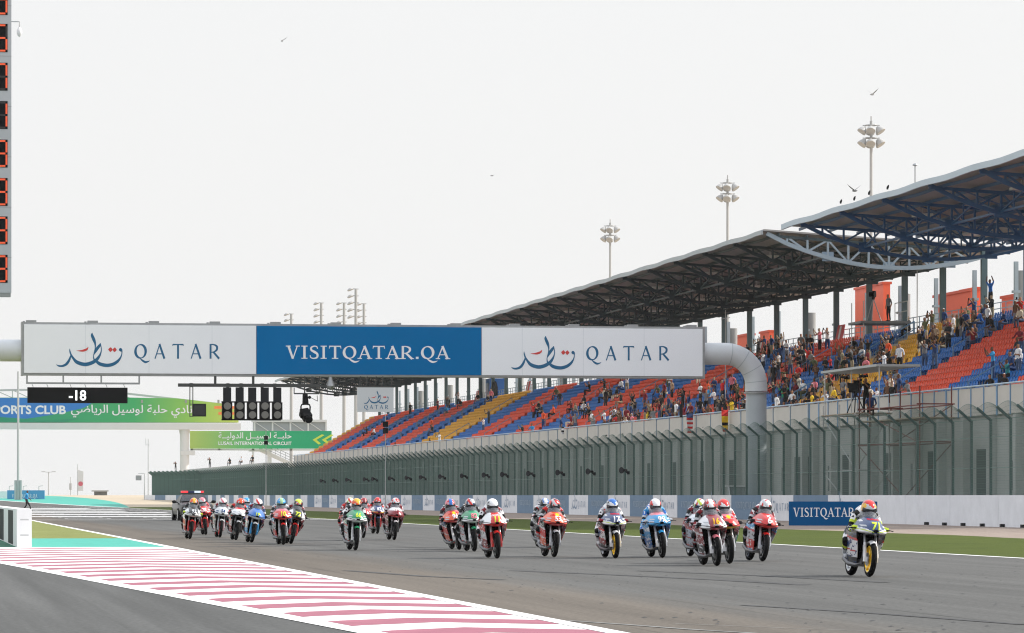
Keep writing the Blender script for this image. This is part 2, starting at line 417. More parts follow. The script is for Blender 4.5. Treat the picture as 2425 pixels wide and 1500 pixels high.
M_PINK = mat('faded red paint', (.31, .092, .135), .75, var=.13, scale=2.2, stretch=(1, .6, 1))

XL, XR = 6.90, 23.6                                     # the two edges of the straight
def inner(y):                                           # the pit exit line leans away from the straight
    t = (y-36)/(75-36); p, q = at_z(870, 1500), at_z(0, 1333)
    return lerp(p.x, q.x, (y-p.y)/(q.y-p.y))
def yr(a, b, s):
    n = max(1, int((b-a)/s)); return [a+(b-a)*i/n for i in range(n+1)]
g = MB(); xs = [-3000, -400, -60, 0, 60, 120, 500, 3000]; ys = [-60]+yr(20, 1000, 20)+[1500, 3000, 9000]
for y in ys:
    for x in xs: g.v.append((x, y, tz(y)-.02))
for i in range(len(ys)-1):
    for k in range(len(xs)-1):
        o = i*len(xs)+k; g.f.append((o, o+1, o+len(xs)+1, o+len(xs))); g.m.append(0)
structure('ground', g, M_SAND)
def xl_far(y): return XL-18*max(0, (y-420)/300)**2       # far away the track swings left and widens
sheet('race_track', M_TRACK, lambda y: xl_far(y), lambda y: XR if y < 420 else XR-9*max(0, (y-420)/200)**1.5, yr(-20, 760, 10), 0)
sheet('pit_lane', M_PIT, lambda y: -40, lambda y: inner(y) if y < 100 else .0, yr(-20, 112, 4), 0)
sheet('pit_run_off', M_TEALSHADE, lambda y: -6, lambda y: 3.0, yr(99.0, 135, 6), .006)
sheet('teal_run_off', M_TEAL, lambda y: 3.0, lambda y: XL, yr(99.0, 119, 2), .004)
sheet('verge', M_GRASS2, lambda y: -30, lambda y: XL, yr(119.0, 430, 10), .004)
sheet('grass_strip', M_GRASS, lambda y: XR, lambda y: 34.6+.25*math.sin(y*.11)+.2*math.sin(y*.37), yr(-20, 430, 4), .004)
sheet('gravel_trap', M_GRAVEL, lambda y: 34.2, lambda y: 52.0, yr(-20, 460, 8), .0)
sheet('far_run_off', M_TEAL, lambda y: (XR if y < 420 else XR-9*max(0, (y-420)/200)**1.5), lambda y: XR+1+ (8*math.sin((y-415)/470*math.pi)), yr(415, 800, 8), .006)
# white edge lines
sheet('edge_line_right', M_LINE, lambda y: XR-.10, lambda y: XR+.12, yr(-20, 420, 10), .008)
sheet('edge_line_left', M_LINE, lambda y: XL-.10, lambda y: XL+.12, yr(-20, 420, 10), .0075)
sheet('pit_exit_line', M_LINE, lambda y: inner(y)-.10, lambda y: inner(y)+.14, yr(-20, 99, 4), .0065)
sheet('far_edge_line', M_LINE, lambda y: XR-.35-9*max(0, (y-420)/200)**1.5, lambda y: XR+.3-9*max(0, (y-420)/200)**1.5, yr(421, 700, 8), .012)
# hatched gore between pit exit and straight: white ground with faded red chevrons
sheet('hatching_base', M_LINE, lambda y: inner(y)+.12, lambda y: XL-.09, yr(-12, 99, 3), .003)
ch = MB(); y = 24.4
while y < 97:
    per = 3.1; w = 1.52
    def arms(y0):
        L, Rr = inner(y0)+.14, XL-.11; xm = lerp(L, Rr, .50); P = []
        for k in range(5):                              # left arm
            x = lerp(L, xm, k/4); P.append((x, y0-(xm-x)*.92))
        for k in range(1, 5):
            x = lerp(xm, Rr, k/4); P.append((x, y0-(x-xm)*.78))
        return P
    a, b = arms(y), arms(y+w)
    # keep the ends on the leaning line
    a[0] = (inner(a[0][1])+.2, a[0][1]); b[0] = (inner(b[0][1])+.2, b[0][1])
    o = len(ch.v)
    for p in a: ch.v.append((p[0], p[1], .005))
    for p in b: ch.v.append((p[0], p[1], .005))
    for k in range(8): ch.f.append((o+k, o+k+1, o+9+k+1, o+9+k)); ch.m.append(0)
    y += per
structure('hatching_chevrons', ch, M_PINK)
# start line, grid slots and mirage glare bands behind it
gl = MB()
gl.box(XL, XR, 206.5, 207.3, .004, .009)
for r in range(26):
    for s in range(3):
        y0 = 216+r*9.0+s*3.0; x0 = 9.2+s*5.2
        gl.box(x0, x0+2.6, y0, y0+.35, .004, .009); gl.box(x0, x0+.2, y0, y0+1.6, .004, .0085); gl.box(x0+2.4, x0+2.6, y0, y0+1.6, .004, .0085)
for k in range(6): gl.box(XL-6+k*1.3, 20-1.5*(k%2), 236+k*24+.7*k*k, 236+k*24+.7*k*k+4.5+k*1.2, .004, .010)  # broad white bands: heat shimmer glare put into the colour
structure('grid_and_mirage_bands', gl, M_LINE)
def mark(name, pts, w, m, z=.005):
    mb = MB(); P = [at_z(u, v) for u, v in pts]
    for i, p in enumerate(P):
        q = P[min(i+1, len(P)-1)]-P[max(i-1, 0)]; nrm = Vector((-q.y, q.x, 0)).normalized()*w/2
        mb.v += [(p.x+nrm.x, p.y+nrm.y, z), (p.x-nrm.x, p.y-nrm.y, z)]
    for i in range(len(P)-1): mb.f.append((2*i, 2*i+1, 2*i+3, 2*i+2)); mb.m.append(0)
    return structure(name, mb, m)
M_DKMARK = mat('dark marks on asphalt', (.040, .040, .041), .8, var=.3, scale=.6)
M_WORN = mat('worn white paint', (.20, .20, .195), .8, var=.35, scale=2)
mark('dark_mark', [(1215, 1352), (1450, 1362), (1700, 1374), (1908, 1386)], .28, M_DKMARK); mark('dark_mark', [(1513, 1352.5), (1800, 1364), (2095, 1380)], .24, M_DKMARK)  # thin dark lines laid across the asphalt
mark('dark_mark', [(1760, 1434), (2050, 1452), (2425, 1480)], .14, M_DKMARK); mark('dark_mark', [(820, 1352), (1010, 1366), (1190, 1374)], .20, M_DKMARK)
mark('dark_mark', [(900, 1296), (1010, 1297), (1120, 1300)], .5, M_DKMARK); mark('dark_mark', [(470, 1296), (640, 1294), (800, 1290)], .5, M_DKMARK)
mark('worn_line', [(1345, 1471), (1480, 1480), (1640, 1492), (1790, 1501)], .09, M_WORN); mark('worn_line', [(1600, 1478), (1900, 1490), (2300, 1503)], .03, M_WORN)
spk = MB(); rs = random.Random(4)
for _ in range(420):
    x, y = rs.uniform(8, 23), 36+rs.random()**1.6*70; s = rs.uniform(.012, .035); spk.add([(x-s, y-s*1.5, .004), (x+s, y-s, .004), (x+s*.6, y+s*2, .012), (x-s, y+s, .004)], [(0, 1, 2, 3)])
tag(spk.obj('rubber_crumbs', M_DKMARK), kind='stuff')
# ------------------------------------------------------------ barrier, boards and catch fence along the far side
M_CONC = mat('painted white concrete', (.74, .75, .78), .75, var=.07, scale=1.2, bump=.1)
M_BLUEGREY = mat('faded blue panel', (.135, .215, .315), .7, var=.08, scale=1.5)
M_FADETXT = mat('faded lettering', (.36, .44, .52), .7)
M_FADEBLUE = mat('faded blue lettering', (.24, .32, .42), .7)
M_DKGREEN = mat('dark green fence paint', (.045, .085, .078), .55)
M_WIRE = mat('green fence wire', (.108, .188, .160), .6)
M_GREYMET = mat('galvanised steel', (.33, .34, .35), .45, .6, var=.1, scale=2)
M_WHITE = mat('white paint', (.76, .76, .77), .5, var=.04, scale=1)
M_BLK = flat('black'); M_DARK = flat('dark')
BX = 46.0
bw = thing('barrier_wall', 'long low concrete barrier of alternating white and grey-blue blocks below the catch fence', 'barrier', (BX, 150, 0))
y = 96.0; idx = 0
def bar_x(y): return BX if y < 600 else BX-max(0, (y-600))*.16
while y < 636:
    y1 = y+7.5; blue = False
    d0 = y*CA+BX*SA
    if y > 171: blue = (int(round((y-196.8)/7.5)) % 2 == 1)
    mb = MB(); xa, xb = bar_x(y+.02), bar_x(y1-.02)
    mb.add([(xa,y+.02,0),(xa+.45,y+.02,0),(xb+.45,y1-.02,0),(xb,y1-.02,0),(xa,y+.02,1.35),(xa+.45,y+.02,1.35),(xb+.45,y1-.02,1.35),(xb,y1-.02,1.35)],
           [(3,2,1,0),(4,5,6,7),(0,1,5,4),(1,2,6,5),(2,3,7,6),(3,0,4,7)])
    o = mb.obj('wall_panel', M_BLUEGREY if blue else M_CONC, bw)
    if 171 < y < 420:
        t = MB()
        if blue:
            put_glyphs(t, 'VISITQATAR.QA', (BX, y1-1.2, .62), (BX, y+1.2, .62), .36, True, .06, 0, .006)
            to = t.obj('lettering', M_FADETXT, o)
        else:
            emblem(t, (BX-.004, y1-1.1, .40), 2.3, .006, 0, 0, (-1, 0, 0), (0, -1, 0)); t.obj('emblem', M_FADEBLUE, o); t = MB()
            put_glyphs(t, 'QATAR', (BX, y+3.9, .52), (BX, y+.9, .52), .40, False, .35, 0, .006)
            to = t.obj('lettering', M_FADEBLUE, o)
        ORG[to.name] = ORG[o.name]; to.location = (0, 0, 0)
    y = y1; idx += 1
for k in range(9):
    MB().box(BX-.16, BX, 143+k*3.0, 143.25+k*3.0, 0, .13).obj('foot_bracket', M_DARK, bw)

# catch fence: posts with a cranked top, wire between; beyond the nearest panels one mass
cf = thing('catch_fence', 'tall dark green catch fence of wire panels and cranked posts behind the barrier', 'fence', (BX+.55, 150, 0))
FZ0, FZ1, FZ2 = 1.30, 4.62, 5.12
def fx(y): return BX+.55 if y < 600 else BX+.55-(y-600)*.16
def post(mb, y):
    x = fx(y); mb.box(x-.055, x+.055, y-.06, y+.06, 0, FZ1); mb.bar((x, y, FZ1-.03), (x-.62, y, FZ2), .10, .11)
def panel(mb, y0, y1, pitch=.10, wv=.011):
    n = int((y1-y0)/pitch)
    for k in range(1, n):
        y = y0+k*pitch; x = fx(y)-.03; bow = .22*math.sin(math.pi*k/n)
        mb.v += [(x, y-wv/2, FZ0), (x, y+wv/2, FZ0), (x, y+wv/2, FZ1), (x, y-wv/2, FZ1), (x-.55, y+wv/2, FZ2-.03+bow), (x-.55, y-wv/2, FZ2-.03+bow)]
        o = len(mb.v)-6; mb.f += [(o, o+1, o+2, o+3), (o+3, o+2, o+4, o+5)]; mb.m += [0, 0]
        mb.v += [(x-wv/2, y, FZ0), (x+wv/2, y, FZ0), (x+wv/2, y, FZ1), (x-wv/2, y, FZ1), (x-.55+wv/2, y, FZ2-.03+bow), (x-.55-wv/2, y, FZ2-.03+bow)]
        o += 6; mb.f += [(o, o+1, o+2, o+3), (o+3, o+2, o+4, o+5)]; mb.m += [0, 0]
    nh = 30
    for k in range(nh+1):
        z = lerp(FZ0, FZ1, k/nh); h = .008 if k not in (0, 11, 23, nh) else .026
        o = len(mb.v); mb.v += [(fx(y0)-.035, y0, z), (fx(y1)-.035, y1, z), (fx(y1)-.035, y1, z+h), (fx(y0)-.035, y0, z+h)]
        mb.f.append((o, o+1, o+2, o+3)); mb.m.append(0)
    seg = 8
    for k in range(seg):
        a, b = k/seg, (k+1)/seg
        for q in (.25, .5, .75, 1.0):
            p0 = Vector((fx(lerp(y0,y1,a))-.03-.55*q, lerp(y0, y1, a), lerp(FZ1, FZ2-.03+.22*math.sin(math.pi*a), q))); p1 = Vector((fx(lerp(y0,y1,b))-.03-.55*q, lerp(y0, y1, b), lerp(FZ1, FZ2-.03+.22*math.sin(math.pi*b), q)))
            w = .010 if q < 1 else .02; o = len(mb.v)
            mb.v += [p0, p1, p1+Vector((0,0,w)), p0+Vector((0,0,w))]; mb.f.append((o, o+1, o+2, o+3)); mb.m.append(0)
ys = []; y = 132.0
while y < 636: ys.append(y); y += 3.0
far_p, far_w = MB(), MB()
for i, y in enumerate(ys):
    if i < 90: mb = MB(); post(mb, y); mb.obj('post', M_DKGREEN, cf)
    else: post(far_p, y)
    if i+1 < len(ys):
        if y >= 594: panel(far_w, y, ys[i+1], .05, .017)
        elif i < 90: mb = MB(); panel(mb, y, ys[i+1]); mb.obj('wire_panel', M_WIRE, cf)
        else: panel(far_w, y, ys[i+1], .12, .012)
tag(far_p.obj('post', M_DKGREEN, cf), kind='stuff'); tag(far_w.obj('wire_panel', M_WIRE, cf), kind='stuff')

# loudspeaker horns along the fence
hs = [765, 795, 826, 868, 888, 928, 968, 1002, 1048, 1100, 1152, 1196, 1258, 1328, 1400, 1480]
def ordinal(i): return ['first', 'second', 'third', 'fourth', 'fifth', 'sixth', 'seventh', 'eighth', 'ninth', 'tenth', 'eleventh', 'twelfth', 'thirteenth', 'fourteenth', 'fifteenth', 'sixteenth'][i]
horn_me = None
for i, u in enumerate(reversed(hs)):
    p = at_x(u, 1139-(u-765)*.034, BX+.2); p.z = 2.95
    if i == 0:
        hb = MB(); hb.lathe([(-.24, .21), (-.21, .21), (-.08, .12), (.06, .07), (.10, .09), (.24, .09), (.27, .05)], 14, 'x', (-.1, 0, 0))
        bk = MB(); bk.bar((.1, 0, -.12), (.33, 0, -.2), .06); bk.box(.28, .34, -.1, .1, -.26, -.05)
        h = thing('loudspeaker_horn', '', 'loudspeaker', p, R(35), 'loudspeaker horns along the catch fence')
        hb.obj('horn', M_DARK, h, 35, True); bk.obj('bracket', M_DARK, h, False, True); H0 = h
    else:
        h = H0.copy(); COL.objects.link(h); h.location = p
        for c in H0.children:
            c2 = c.copy(); COL.objects.link(c2); c2.parent = h
    h['label'] = 'black loudspeaker horn on the catch fence, %s one counted from the big white pipe' % ordinal(i)

# blue advertising board standing in front of the barrier
p0, p1 = at_z(1868, 1245), at_z(2076, 1245.6)
d = p0.x*SA+p0.y*CA; hgt = 57*d/F
vb = thing('advertising_board', 'dark blue board lettered in white standing on the gravel behind the leading rider', 'board', p0)
ax = (p1-p0); ax.normalize(); nr = Vector((ax.y, -ax.x, 0)); W = (p1-p0).length
M_NAVYB = mat('dark blue board', (.002, .078, .22), .6, spec=.06, var=.05, scale=1)
mb = MB(); a, b = p0, p1
mb.add([a, b, b-nr*.12, a-nr*.12, a+Vector((0,0,hgt)), b+Vector((0,0,hgt)), b-nr*.12+Vector((0,0,hgt)), a-nr*.12+Vector((0,0,hgt))],
       [(3,2,1,0),(4,5,6,7),(0,1,5,4),(1,2,6,5),(2,3,7,6),(3,0,4,7)])
pn = mb.obj('panel', M_NAVYB, vb)
t = MB(); put_glyphs(t, 'VISITQATAR.QA', p0+ax*.22+Vector((0,0,.39)), p0+ax*(W-.2)+Vector((0,0,.40)), .40, True, .03, 0, .004)
to = t.obj('lettering', M_WHITE, vb)
for k in (.1, .5, .9):
    q = a+ax*W*k-nr*.12; MB().bar(q+Vector((0,0,hgt*.8)), q-nr*.6+Vector((0,0,.02)), .05).obj('prop', M_GREYMET, vb)

# pit wall with black stripes at the left
e0, e1 = at_z(40.5, 1297), at_z(75.5, 1297)
pw = thing('pit_wall', 'white pit wall with black stripes on its shaded left face, at the left edge', 'wall', e0)
wx0, wx1 = e0.x, e1.x; hz = .99
MB().box(wx0, wx1, e0.y, e0.y+46, 0, hz).obj('wall_block', mat('white pit wall paint', (.80, .80, .80), .5, var=.03, scale=2), pw)
mb = MB()
for k in range(5): mb.box(wx0-.004, wx0, e0.y+3.6+k*9.3, e0.y+8.2+k*9.3, .03, hz-.05)
tag(mb.obj('black_stripes', M_DARK, pw))
mb = MB(); mb.box(wx0+.08, wx1-.08, e0.y-.006, e0.y, .3, .335); mb.box(wx0+.08, wx1-.08, e0.y-.006, e0.y, .70, .735); mb.obj('groove', mat('pale grey', (.5, .5, .5)), pw)
MB().box(wx1+.003, wx1+.1, e0.y+6, e0.y+6.3, .55, .68).obj('camera_box', M_DARK, pw)

# ------------------------------------------------------------ gantry over the start line
GY = 208.0
def G(u, v, dy=0.0): return at_y(u, v, GY+dy)
M_SIGNW = mat('white sign vinyl', (.87, .885, .93), .6, spec=.1, var=.015, scale=.5)
M_SIGNB = mat('blue sign vinyl', (.0, .145, .385), .6, spec=.05, var=.03, scale=.6)
M_SIGNT = mat('blue sign lettering', (.004, .115, .25), .5)
M_SIGNR = mat('red sign lettering', (.62, .05, .045), .5)
M_PIPE = mat('pale grey pipe paint', (.60, .625, .65), .4, var=.05, scale=.7)
M_PIPE2 = mat('grey column paint', (.40, .44, .47), .45, var=.06, scale=.7)
zb, zt = 7.90, 10.72
xa, xb = G(52, 830).x, G(1668, 830).x; x1, x2 = G(607, 830).x, G(1140, 830).x
gt = thing('gantry', 'start gantry of fat white pipe carrying a long white and blue sign over the track', 'gantry', (47.5, GY+.8, 0))
fr = MB()
fr.box(xa, xb, GY+.02, GY+1.3, zb-.02, zb+.10); fr.box(xa, xb, GY+.02, GY+1.3, zt-.10, zt+.03)
fr.box(xa-.03, xa+.1, GY-.01, GY+1.32, zb-.04, zt+.05); fr.box(xb-.1, xb+.03, GY-.01, GY+1.32, zb-.04, zt+.05)
fr.box(xa+.1, xb-.1, GY+.12, GY+1.25, zb+.1, zt-.1)
for k in range(12):
    x = lerp(xa+.5, xb-.7, k/11); fr.box(x-.28, x+.28, GY+.05, GY+.5, zt+.03, zt+.14); fr.box(x-.45, x-.34, GY+.05, GY+.4, zt+.03, zt+.09)
fr.obj('sign_frame', M_GREYMET, gt)
def panel_s(name, u0, u1, m):
    return MB().box(u0+.012, u1-.012, GY-.05, GY+.018, zb+.09, zt-.09).obj(name, m, gt)
sm_ = MB()
for k in range(1, 11):
    x = lerp(xa, xb, k/11)
    if (x < x1-.4 or x > x2+.4): sm_.box(x-.012, x+.012, GY-.0535, GY-.0505, zb+.09, zt-.09)
pl, pm, pr = panel_s('sign_panel', xa+.1, x1, M_SIGNW), panel_s('sign_panel', x1, x2, M_SIGNB), panel_s('sign_panel', x2, xb-.1, M_SIGNW)
tag(sm_.obj('panel_seam', mat('vinyl seam', (.70, .73, .78), .6), gt), kind='stuff')
pl['label'] = 'white sign panel at the pit side'; pm['label'] = 'blue sign panel in the middle'; pr['label'] = 'white sign panel at the grandstand side'
def child(mb, name, mats, par):
    o = mb.obj(name, mats, par); return o
for pan, ue0, ue1, ut0, ut1, vb0, vt0, ve in ((pl, 133, 290, 317, 523, 850, 815, 868), (pr, 1210, 1361, 1387, 1587, 854, 820, 874)):
    t = MB(); p = G(ue0, ve); emblem(t, (p.x, GY-.052, p.z), G(ue1, ve).x-p.x, .003); child(t, 'emblem', [M_SIGNT, M_SIGNR], pan); t = MB()
    a, b = G(ut0, vb0), G(ut1, vb0); put_glyphs(t, 'QATAR', (a.x, GY-.052, a.z), (b.x, GY-.052, b.z), G(ut0, vt0).z-a.z, False, .43, 0, .003)
    child(t, 'lettering', [M_SIGNT, M_SIGNR], pan)
t = MB(); a, b = G(678, 850), G(1065, 851); put_glyphs(t, 'VISITQATAR.QA', (a.x, GY-.052, a.z), (b.x, GY-.052, b.z), G(678, 819).z-a.z, True, .03, 0, .003)
child(t, 'lettering', mat('white sign lettering', (.80, .81, .84), .5), pm)
zp = 9.28; cx = 47.5; Rb = 1.75; pts = []
pts = [(xb-.2, GY+.8, zp), (cx-Rb, GY+.8, zp)]+[(cx-Rb+Rb*math.sin(R(a)), GY+.8, zp-Rb+Rb*math.cos(R(a))) for a in range(10, 91, 10)]
MB().tube(pts+[(cx, GY+.8, zp-Rb-.35)], .62, 24).obj('pipe_elbow', M_PIPE, gt, 50)
pc = MB(); pc.tube([(cx, GY+.8, 0), (cx, GY+.8, zp-Rb-.45)], [.60, .58], 24); pc.obj('column', M_PIPE2, gt, 50)
for a_ in (8, 34, 60, 84): c_ = (cx-Rb+Rb*math.sin(R(a_)), zp-Rb+Rb*math.cos(R(a_))); MB().tube([(c_[0]-.02*math.cos(R(a_)), GY+.8, c_[1]+.02*math.sin(R(a_))), (c_[0]+.02*math.cos(R(a_)), GY+.8, c_[1]-.02*math.sin(R(a_)))], .628, 24).obj('weld_seam', M_PIPE2, gt, 50)
MB().lathe([(0, .70), (.10, .70)], 24, 'z', (cx, GY+.8, zp-Rb-.48)).obj('flange', M_GREYMET, gt, 50)
MB().tube([(-6.5, GY+.8, zp-.05), (xa+.1, GY+.8, zp-.05)], .60, 24).obj('pipe_beam', M_PIPE, gt, 50)
MB().tube([(xa+.05, GY+.8, zp-.05), (xa+.35, GY+.8, zp-.05)], .72, 24).obj('flange', M_GREYMET, gt, 50)
MB().tube([(-6.5, GY+.8, 0), (-6.5, GY+.8, zp+.55)], .62, 24).obj('column', M_PIPE2, gt, 50)

# hanging below it: countdown display
def gx(u): return G(u, 900).x
def gz(v, u=600): return G(u, v).z
M_BEAM = mat('dark grey steel', (.06, .062, .062), .5, .3)
cdn = thing('countdown_display', 'wide black display reading -18 hung under the pit end of the gantry sign', 'display', (gx(183), GY, gz(955, 183)))
MB().box(gx(65), gx(302), GY-.05, GY+.25, gz(955, 183), gz(918, 183)).obj('display_case', M_BLK, cdn)
t = MB(); a, b = G(163, 948), G(204, 948); put_text(t, '-18', a.x, b.x, a.z, G(163, 925).z-a.z, GY-.056, .02)
t.obj('digits', mat('lit white digits', (.9, .92, .95), .5, emit=1.0), cdn)
hb = MB(); zz = gz(908, 183)
hb.bar((gx(62), GY+.1, zz), (gx(331), GY+.1, zz), .10)
for u in (64, 150, 240, 330): hb.bar((gx(u), GY+.1, zz), (gx(u), GY+.1, zb), .09)
for u in (75, 110, 165, 200, 250, 292): hb.bar((gx(u), GY+.1, zz), (gx(u+4), GY+.1, gz(918, 183)), .03)
hb.obj('hanger', M_GREYMET, cdn)
# start lights
stl = thing('start_lights', 'black start light array with two rows of five unlit lamps under the gantry', 'start lights', (gx(595), GY, gz(995)))
hb = MB(); zz = gz(913); hb.box(gx(422), gx(758), GY-.02, GY+.25, zz-.09, zz+.09)
hb.box(gx(700), gx(795), GY+.02, GY+.2, zz-.05, zz+.04)
for u in (510, 740, 600): hb.bar((gx(u), GY+.1, zz), (gx(u), GY+.1, zb), .13)
for u in (453, 540, 571, 621, 651): hb.box(gx(u)-.08, gx(u)+.08, GY-.05, GY+.28, zz-.11, zz+.11)
hb.obj('hanging_beam', M_BEAM, stl)
z0, z1, z2 = gz(994), gz(918), gz(953)
for k in range(5):
    u = 538+k*29.7; x0, x1_ = gx(u-9.5), gx(u+9.5)
    MB().box(x0, x1_, GY-.02, GY+.12, z2, z1).obj('hanger_plate', M_DARK, stl)
    hs_ = MB().box(gx(u-12), gx(u+12), GY-.04, GY+.3, z0, z2).obj('lamp_housing', M_BLK, stl)
    for v in (962, 983):
        c = G(u, v); l_ = MB(); l_.lathe([(-.09, .205), (-.085, .225), (.0, .225)], 20, 'y', (c.x, GY-.045, c.z), 1)
        l_.lathe([(-.02, .20), (0, .20)], 20, 'y', (c.x, GY-.135, c.z), 0)
        l_.obj('lamp', [mat('unlit lamp lens', (.17, .165, .15), .35), M_BLK], hs_, 40)
bm_ = MB(); bm_.box(gx(525), gx(665), GY-.01, GY+.2, z0-.05, z0+.03); bm_.box(gx(525), gx(665), GY-.01, GY+.2, z2-.02, z2+.05); bm_.obj('cross_beam', M_BLK, stl)
# small monitor on two rods
mo = thing('hanging_monitor', 'small dark monitor box on two rods left of the start lights', 'monitor', (gx(472), GY, gz(988)))
MB().box(gx(456), gx(488), GY-.03, GY+.35, gz(987), gz(957)).obj('monitor_case', M_DARK, mo)
MB().box(gx(459), gx(485), GY-.036, GY-.03, gz(984), gz(960)).obj('screen', mat('dark screen', (.015, .017, .02), .25), mo)
r_ = MB()
for u in (450, 457): r_.bar((gx(u), GY+.1, gz(988)), (gx(u), GY+.1, gz(916)), .05)
for v in (958, 987): r_.bar((gx(450), GY+.1, gz(v)), (gx(458), GY+.1, gz(v)), .04)
r_.obj('rod', M_BEAM, mo)
# remote camera on a hanging yoke
hc = thing('hanging_camera', 'black remote camera on a hanging yoke right of the start lights', 'camera', (gx(724), GY, gz(993)))
r_ = MB(); zc = gz(932)
r_.bar((gx(697), GY+.1, zc), (gx(756), GY+.1, zc), .07); r_.bar((gx(757), GY+.1, zc), (gx(757), GY+.1, zb), .05)
r_.bar((gx(722), GY+.1, zc), (gx(722), GY+.1, zb), .07); r_.bar((gx(697), GY+.1, zc), (gx(697), GY+.1, gz(918)), .05)
r_.bar((gx(735), GY, gz(941)), (gx(752), GY, gz(950)), .03); r_.bar((gx(752), GY, gz(950)), (gx(751), GY, gz(936)), .03)
r_.obj('hanging_arm', M_BEAM, hc)
y_ = MB(); y_.tube([(gx(723), GY+.1, zc), (gx(724), GY+.1, gz(958))], [.14, .18], 8); y_.ell((gx(733), GY, gz(941)), (.09, .09, .09))
for s in (-1, 1):
    y_.tube([(gx(724), GY+.1, gz(957)), (gx(724+s*9), GY+.1, gz(958)), (gx(724+s*11), GY+.1, gz(963)), (gx(724+s*10), GY+.1, gz(978))], .045, 6)
y_.obj('yoke', M_BLK, hc, 40)
c_ = MB(); c_.box(-.24, .24, -.42, .30, -.20, .20); c_.lathe([(-.6, .21), (-.42, .19), (-.3, .15)], 14, 'y'); c_.box(-.34, -.24, -.2, .1, -.1, .12)
c_.xf(Matrix.Translation((gx(724), GY+.1, gz(981))) @ Matrix.Rotation(R(35), 4, 'X') @ Matrix.Rotation(R(15), 4, 'Z')); c_.obj('camera_body', M_BLK, hc, 40)
# small square hanging sign with emblem
qs = thing('hanging_sign', 'small square white sign with blue emblem hung below the blue gantry panel', 'sign', (gx(889), GY, gz(975)))
MB().box(gx(846), gx(932), GY-.02, GY+.10, gz(976, 890), gz(918, 890)).obj('panel', mat('grey white sign vinyl', (.60, .62, .645), .5), qs)
t = MB(); a = G(861, 956); emblem(t, (a.x, GY-.022, a.z), G(920, 955).x-a.x, .003); t.obj('emblem', [M_SIGNT, M_SIGNR], qs); t = MB()
a, b = G(862, 969), G(920, 969); put_glyphs(t, 'QATAR', (a.x, GY-.022, a.z), (b.x, GY-.022, b.z), .22, False, .35, 0, .003)
t.obj('lettering', [M_SIGNT, M_SIGNR], qs)
r_ = MB()
for u in (852, 868, 889, 905, 927): r_.bar((gx(u), GY+.04, gz(918, 890)), (gx(u+2), GY+.04, zb), .05)
r_.bar((gx(846), GY+.04, gz(917, 890)+.02), (gx(932), GY+.04, gz(917, 890)+.02), .06); r_.obj('hanger', M_BEAM, qs)
sp = thing('hanging_dome_camera', 'small grey dome camera hanging between the yoke camera and the square sign', 'camera', (gx(783), GY, gz(921)))
MB().lathe([(-.24, .02), (-.2, .12), (-.02, .24), (.1, .22), (.34, .12), (.5, .1)], 14, 'z', (gx(783), GY+.1, gz(913))).obj('camera_dome', M_GREYMET, sp, 40)
MB().bar((gx(783), GY+.1, gz(905)), (gx(783), GY+.1, zb), .06).obj('stem', M_BEAM, sp)

# ------------------------------------------------------------ lap tower at the left edge
LY = 118.0
def L(u, v): return at_y(u, v, LY)
xr = L(27, 400).x; lt = thing('lap_tower', 'tall grey lap tower with a column of red seven-segment digits at the left edge', 'scoreboard', (xr-1.2, LY+.3, 0))
zb_, zt_ = L(10, 703).z, 20.0
M_TOW = mat('grey tower cladding', (.44, .455, .475), .5, var=.06, scale=1.2)
cab_ = MB().box(xr-1.7, xr, LY, LY+.28, zb_+.12, zt_)
MB().box(xr-1.66, xr-.02, LY+.02, LY+.35, zb_, zb_+.12).obj('base_rail', mat('grey trim', (.30, .30, .30)), lt)
MB().box(xr-1.5, xr-.9, LY+.28, LY+.9, 0, zt_-.5).obj('mast', M_TOW, lt)
for k in range(9): cab_.box(xr-1.7, xr+.004, LY-.004, LY+.002, zb_+1.2+k*1.55, zb_+1.215+k*1.55, 1)
cab_.obj('cabinet', [M_TOW, mat('grey trim', (.30, .30, .30))], lt)
SEG = {'0': 'abcdef', '5': 'acdfg', '7': 'abc', '1': 'bc', '3': 'abcdg', '6': 'acdefg', '8': 'abcdefg'}
M_LED = mat('red digit segment', (.80, .10, .03), .5, emit=.35); M_OFF = mat('unlit digit segment', (.025, .022, .022), .5)
for ch_, v0, v1 in (('6', -38, 36), ('5', 57, 124), ('7', 149, 215), ('1', 240, 306), ('3', 331, 397), ('3', 422, 488), ('3', 513, 579), ('3', 604, 670)):
    z1, z0 = L(10, v0).z, L(10, v1).z; xx = L(18, v0).x
    w = .62; pn = MB().box(xx-w, xx, LY-.012, LY-.005, z0, z1).obj('digit_window', M_BLK, lt)
    t = MB(); a, b = xx-w+.06, xx-.035; c, d = z0+.045, z1-.045; m = (c+d)/2; s = .055
    for k, (p, q) in dict(a=((a, d), (b, d)), b=((b, d), (b, m)), c=((b, m), (b, c)), d=((a, c), (b, c)), e=((a, m), (a, c)), f=((a, d), (a, m)), g=((a, m), (b, m))).items():
        if p[0] == q[0]: t.box(p[0]-s/2, p[0]+s/2, LY-.018, LY-.013, min(p[1], q[1])+s*.62, max(p[1], q[1])-s*.62, 0 if k in SEG[ch_] else 1)
        else: t.box(p[0]+s*.62, q[0]-s*.62, LY-.018, LY-.013, p[1]-s/2, p[1]+s/2, 0 if k in SEG[ch_] else 1)
    child(t, 'digit', [M_LED, M_OFF], pn)
dc = thing('dome_camera', 'small white dome camera on a bent arm fixed to the tall lap tower', 'camera', (xr, LY+.1, L(45, 52).z))
p = L(46, 51); MB().tube([(xr, LY+.1, p.z), (p.x, LY+.1, p.z), (p.x, LY+.1, p.z-.18)], .018, 6).obj('arm', M_GREYMET, dc)
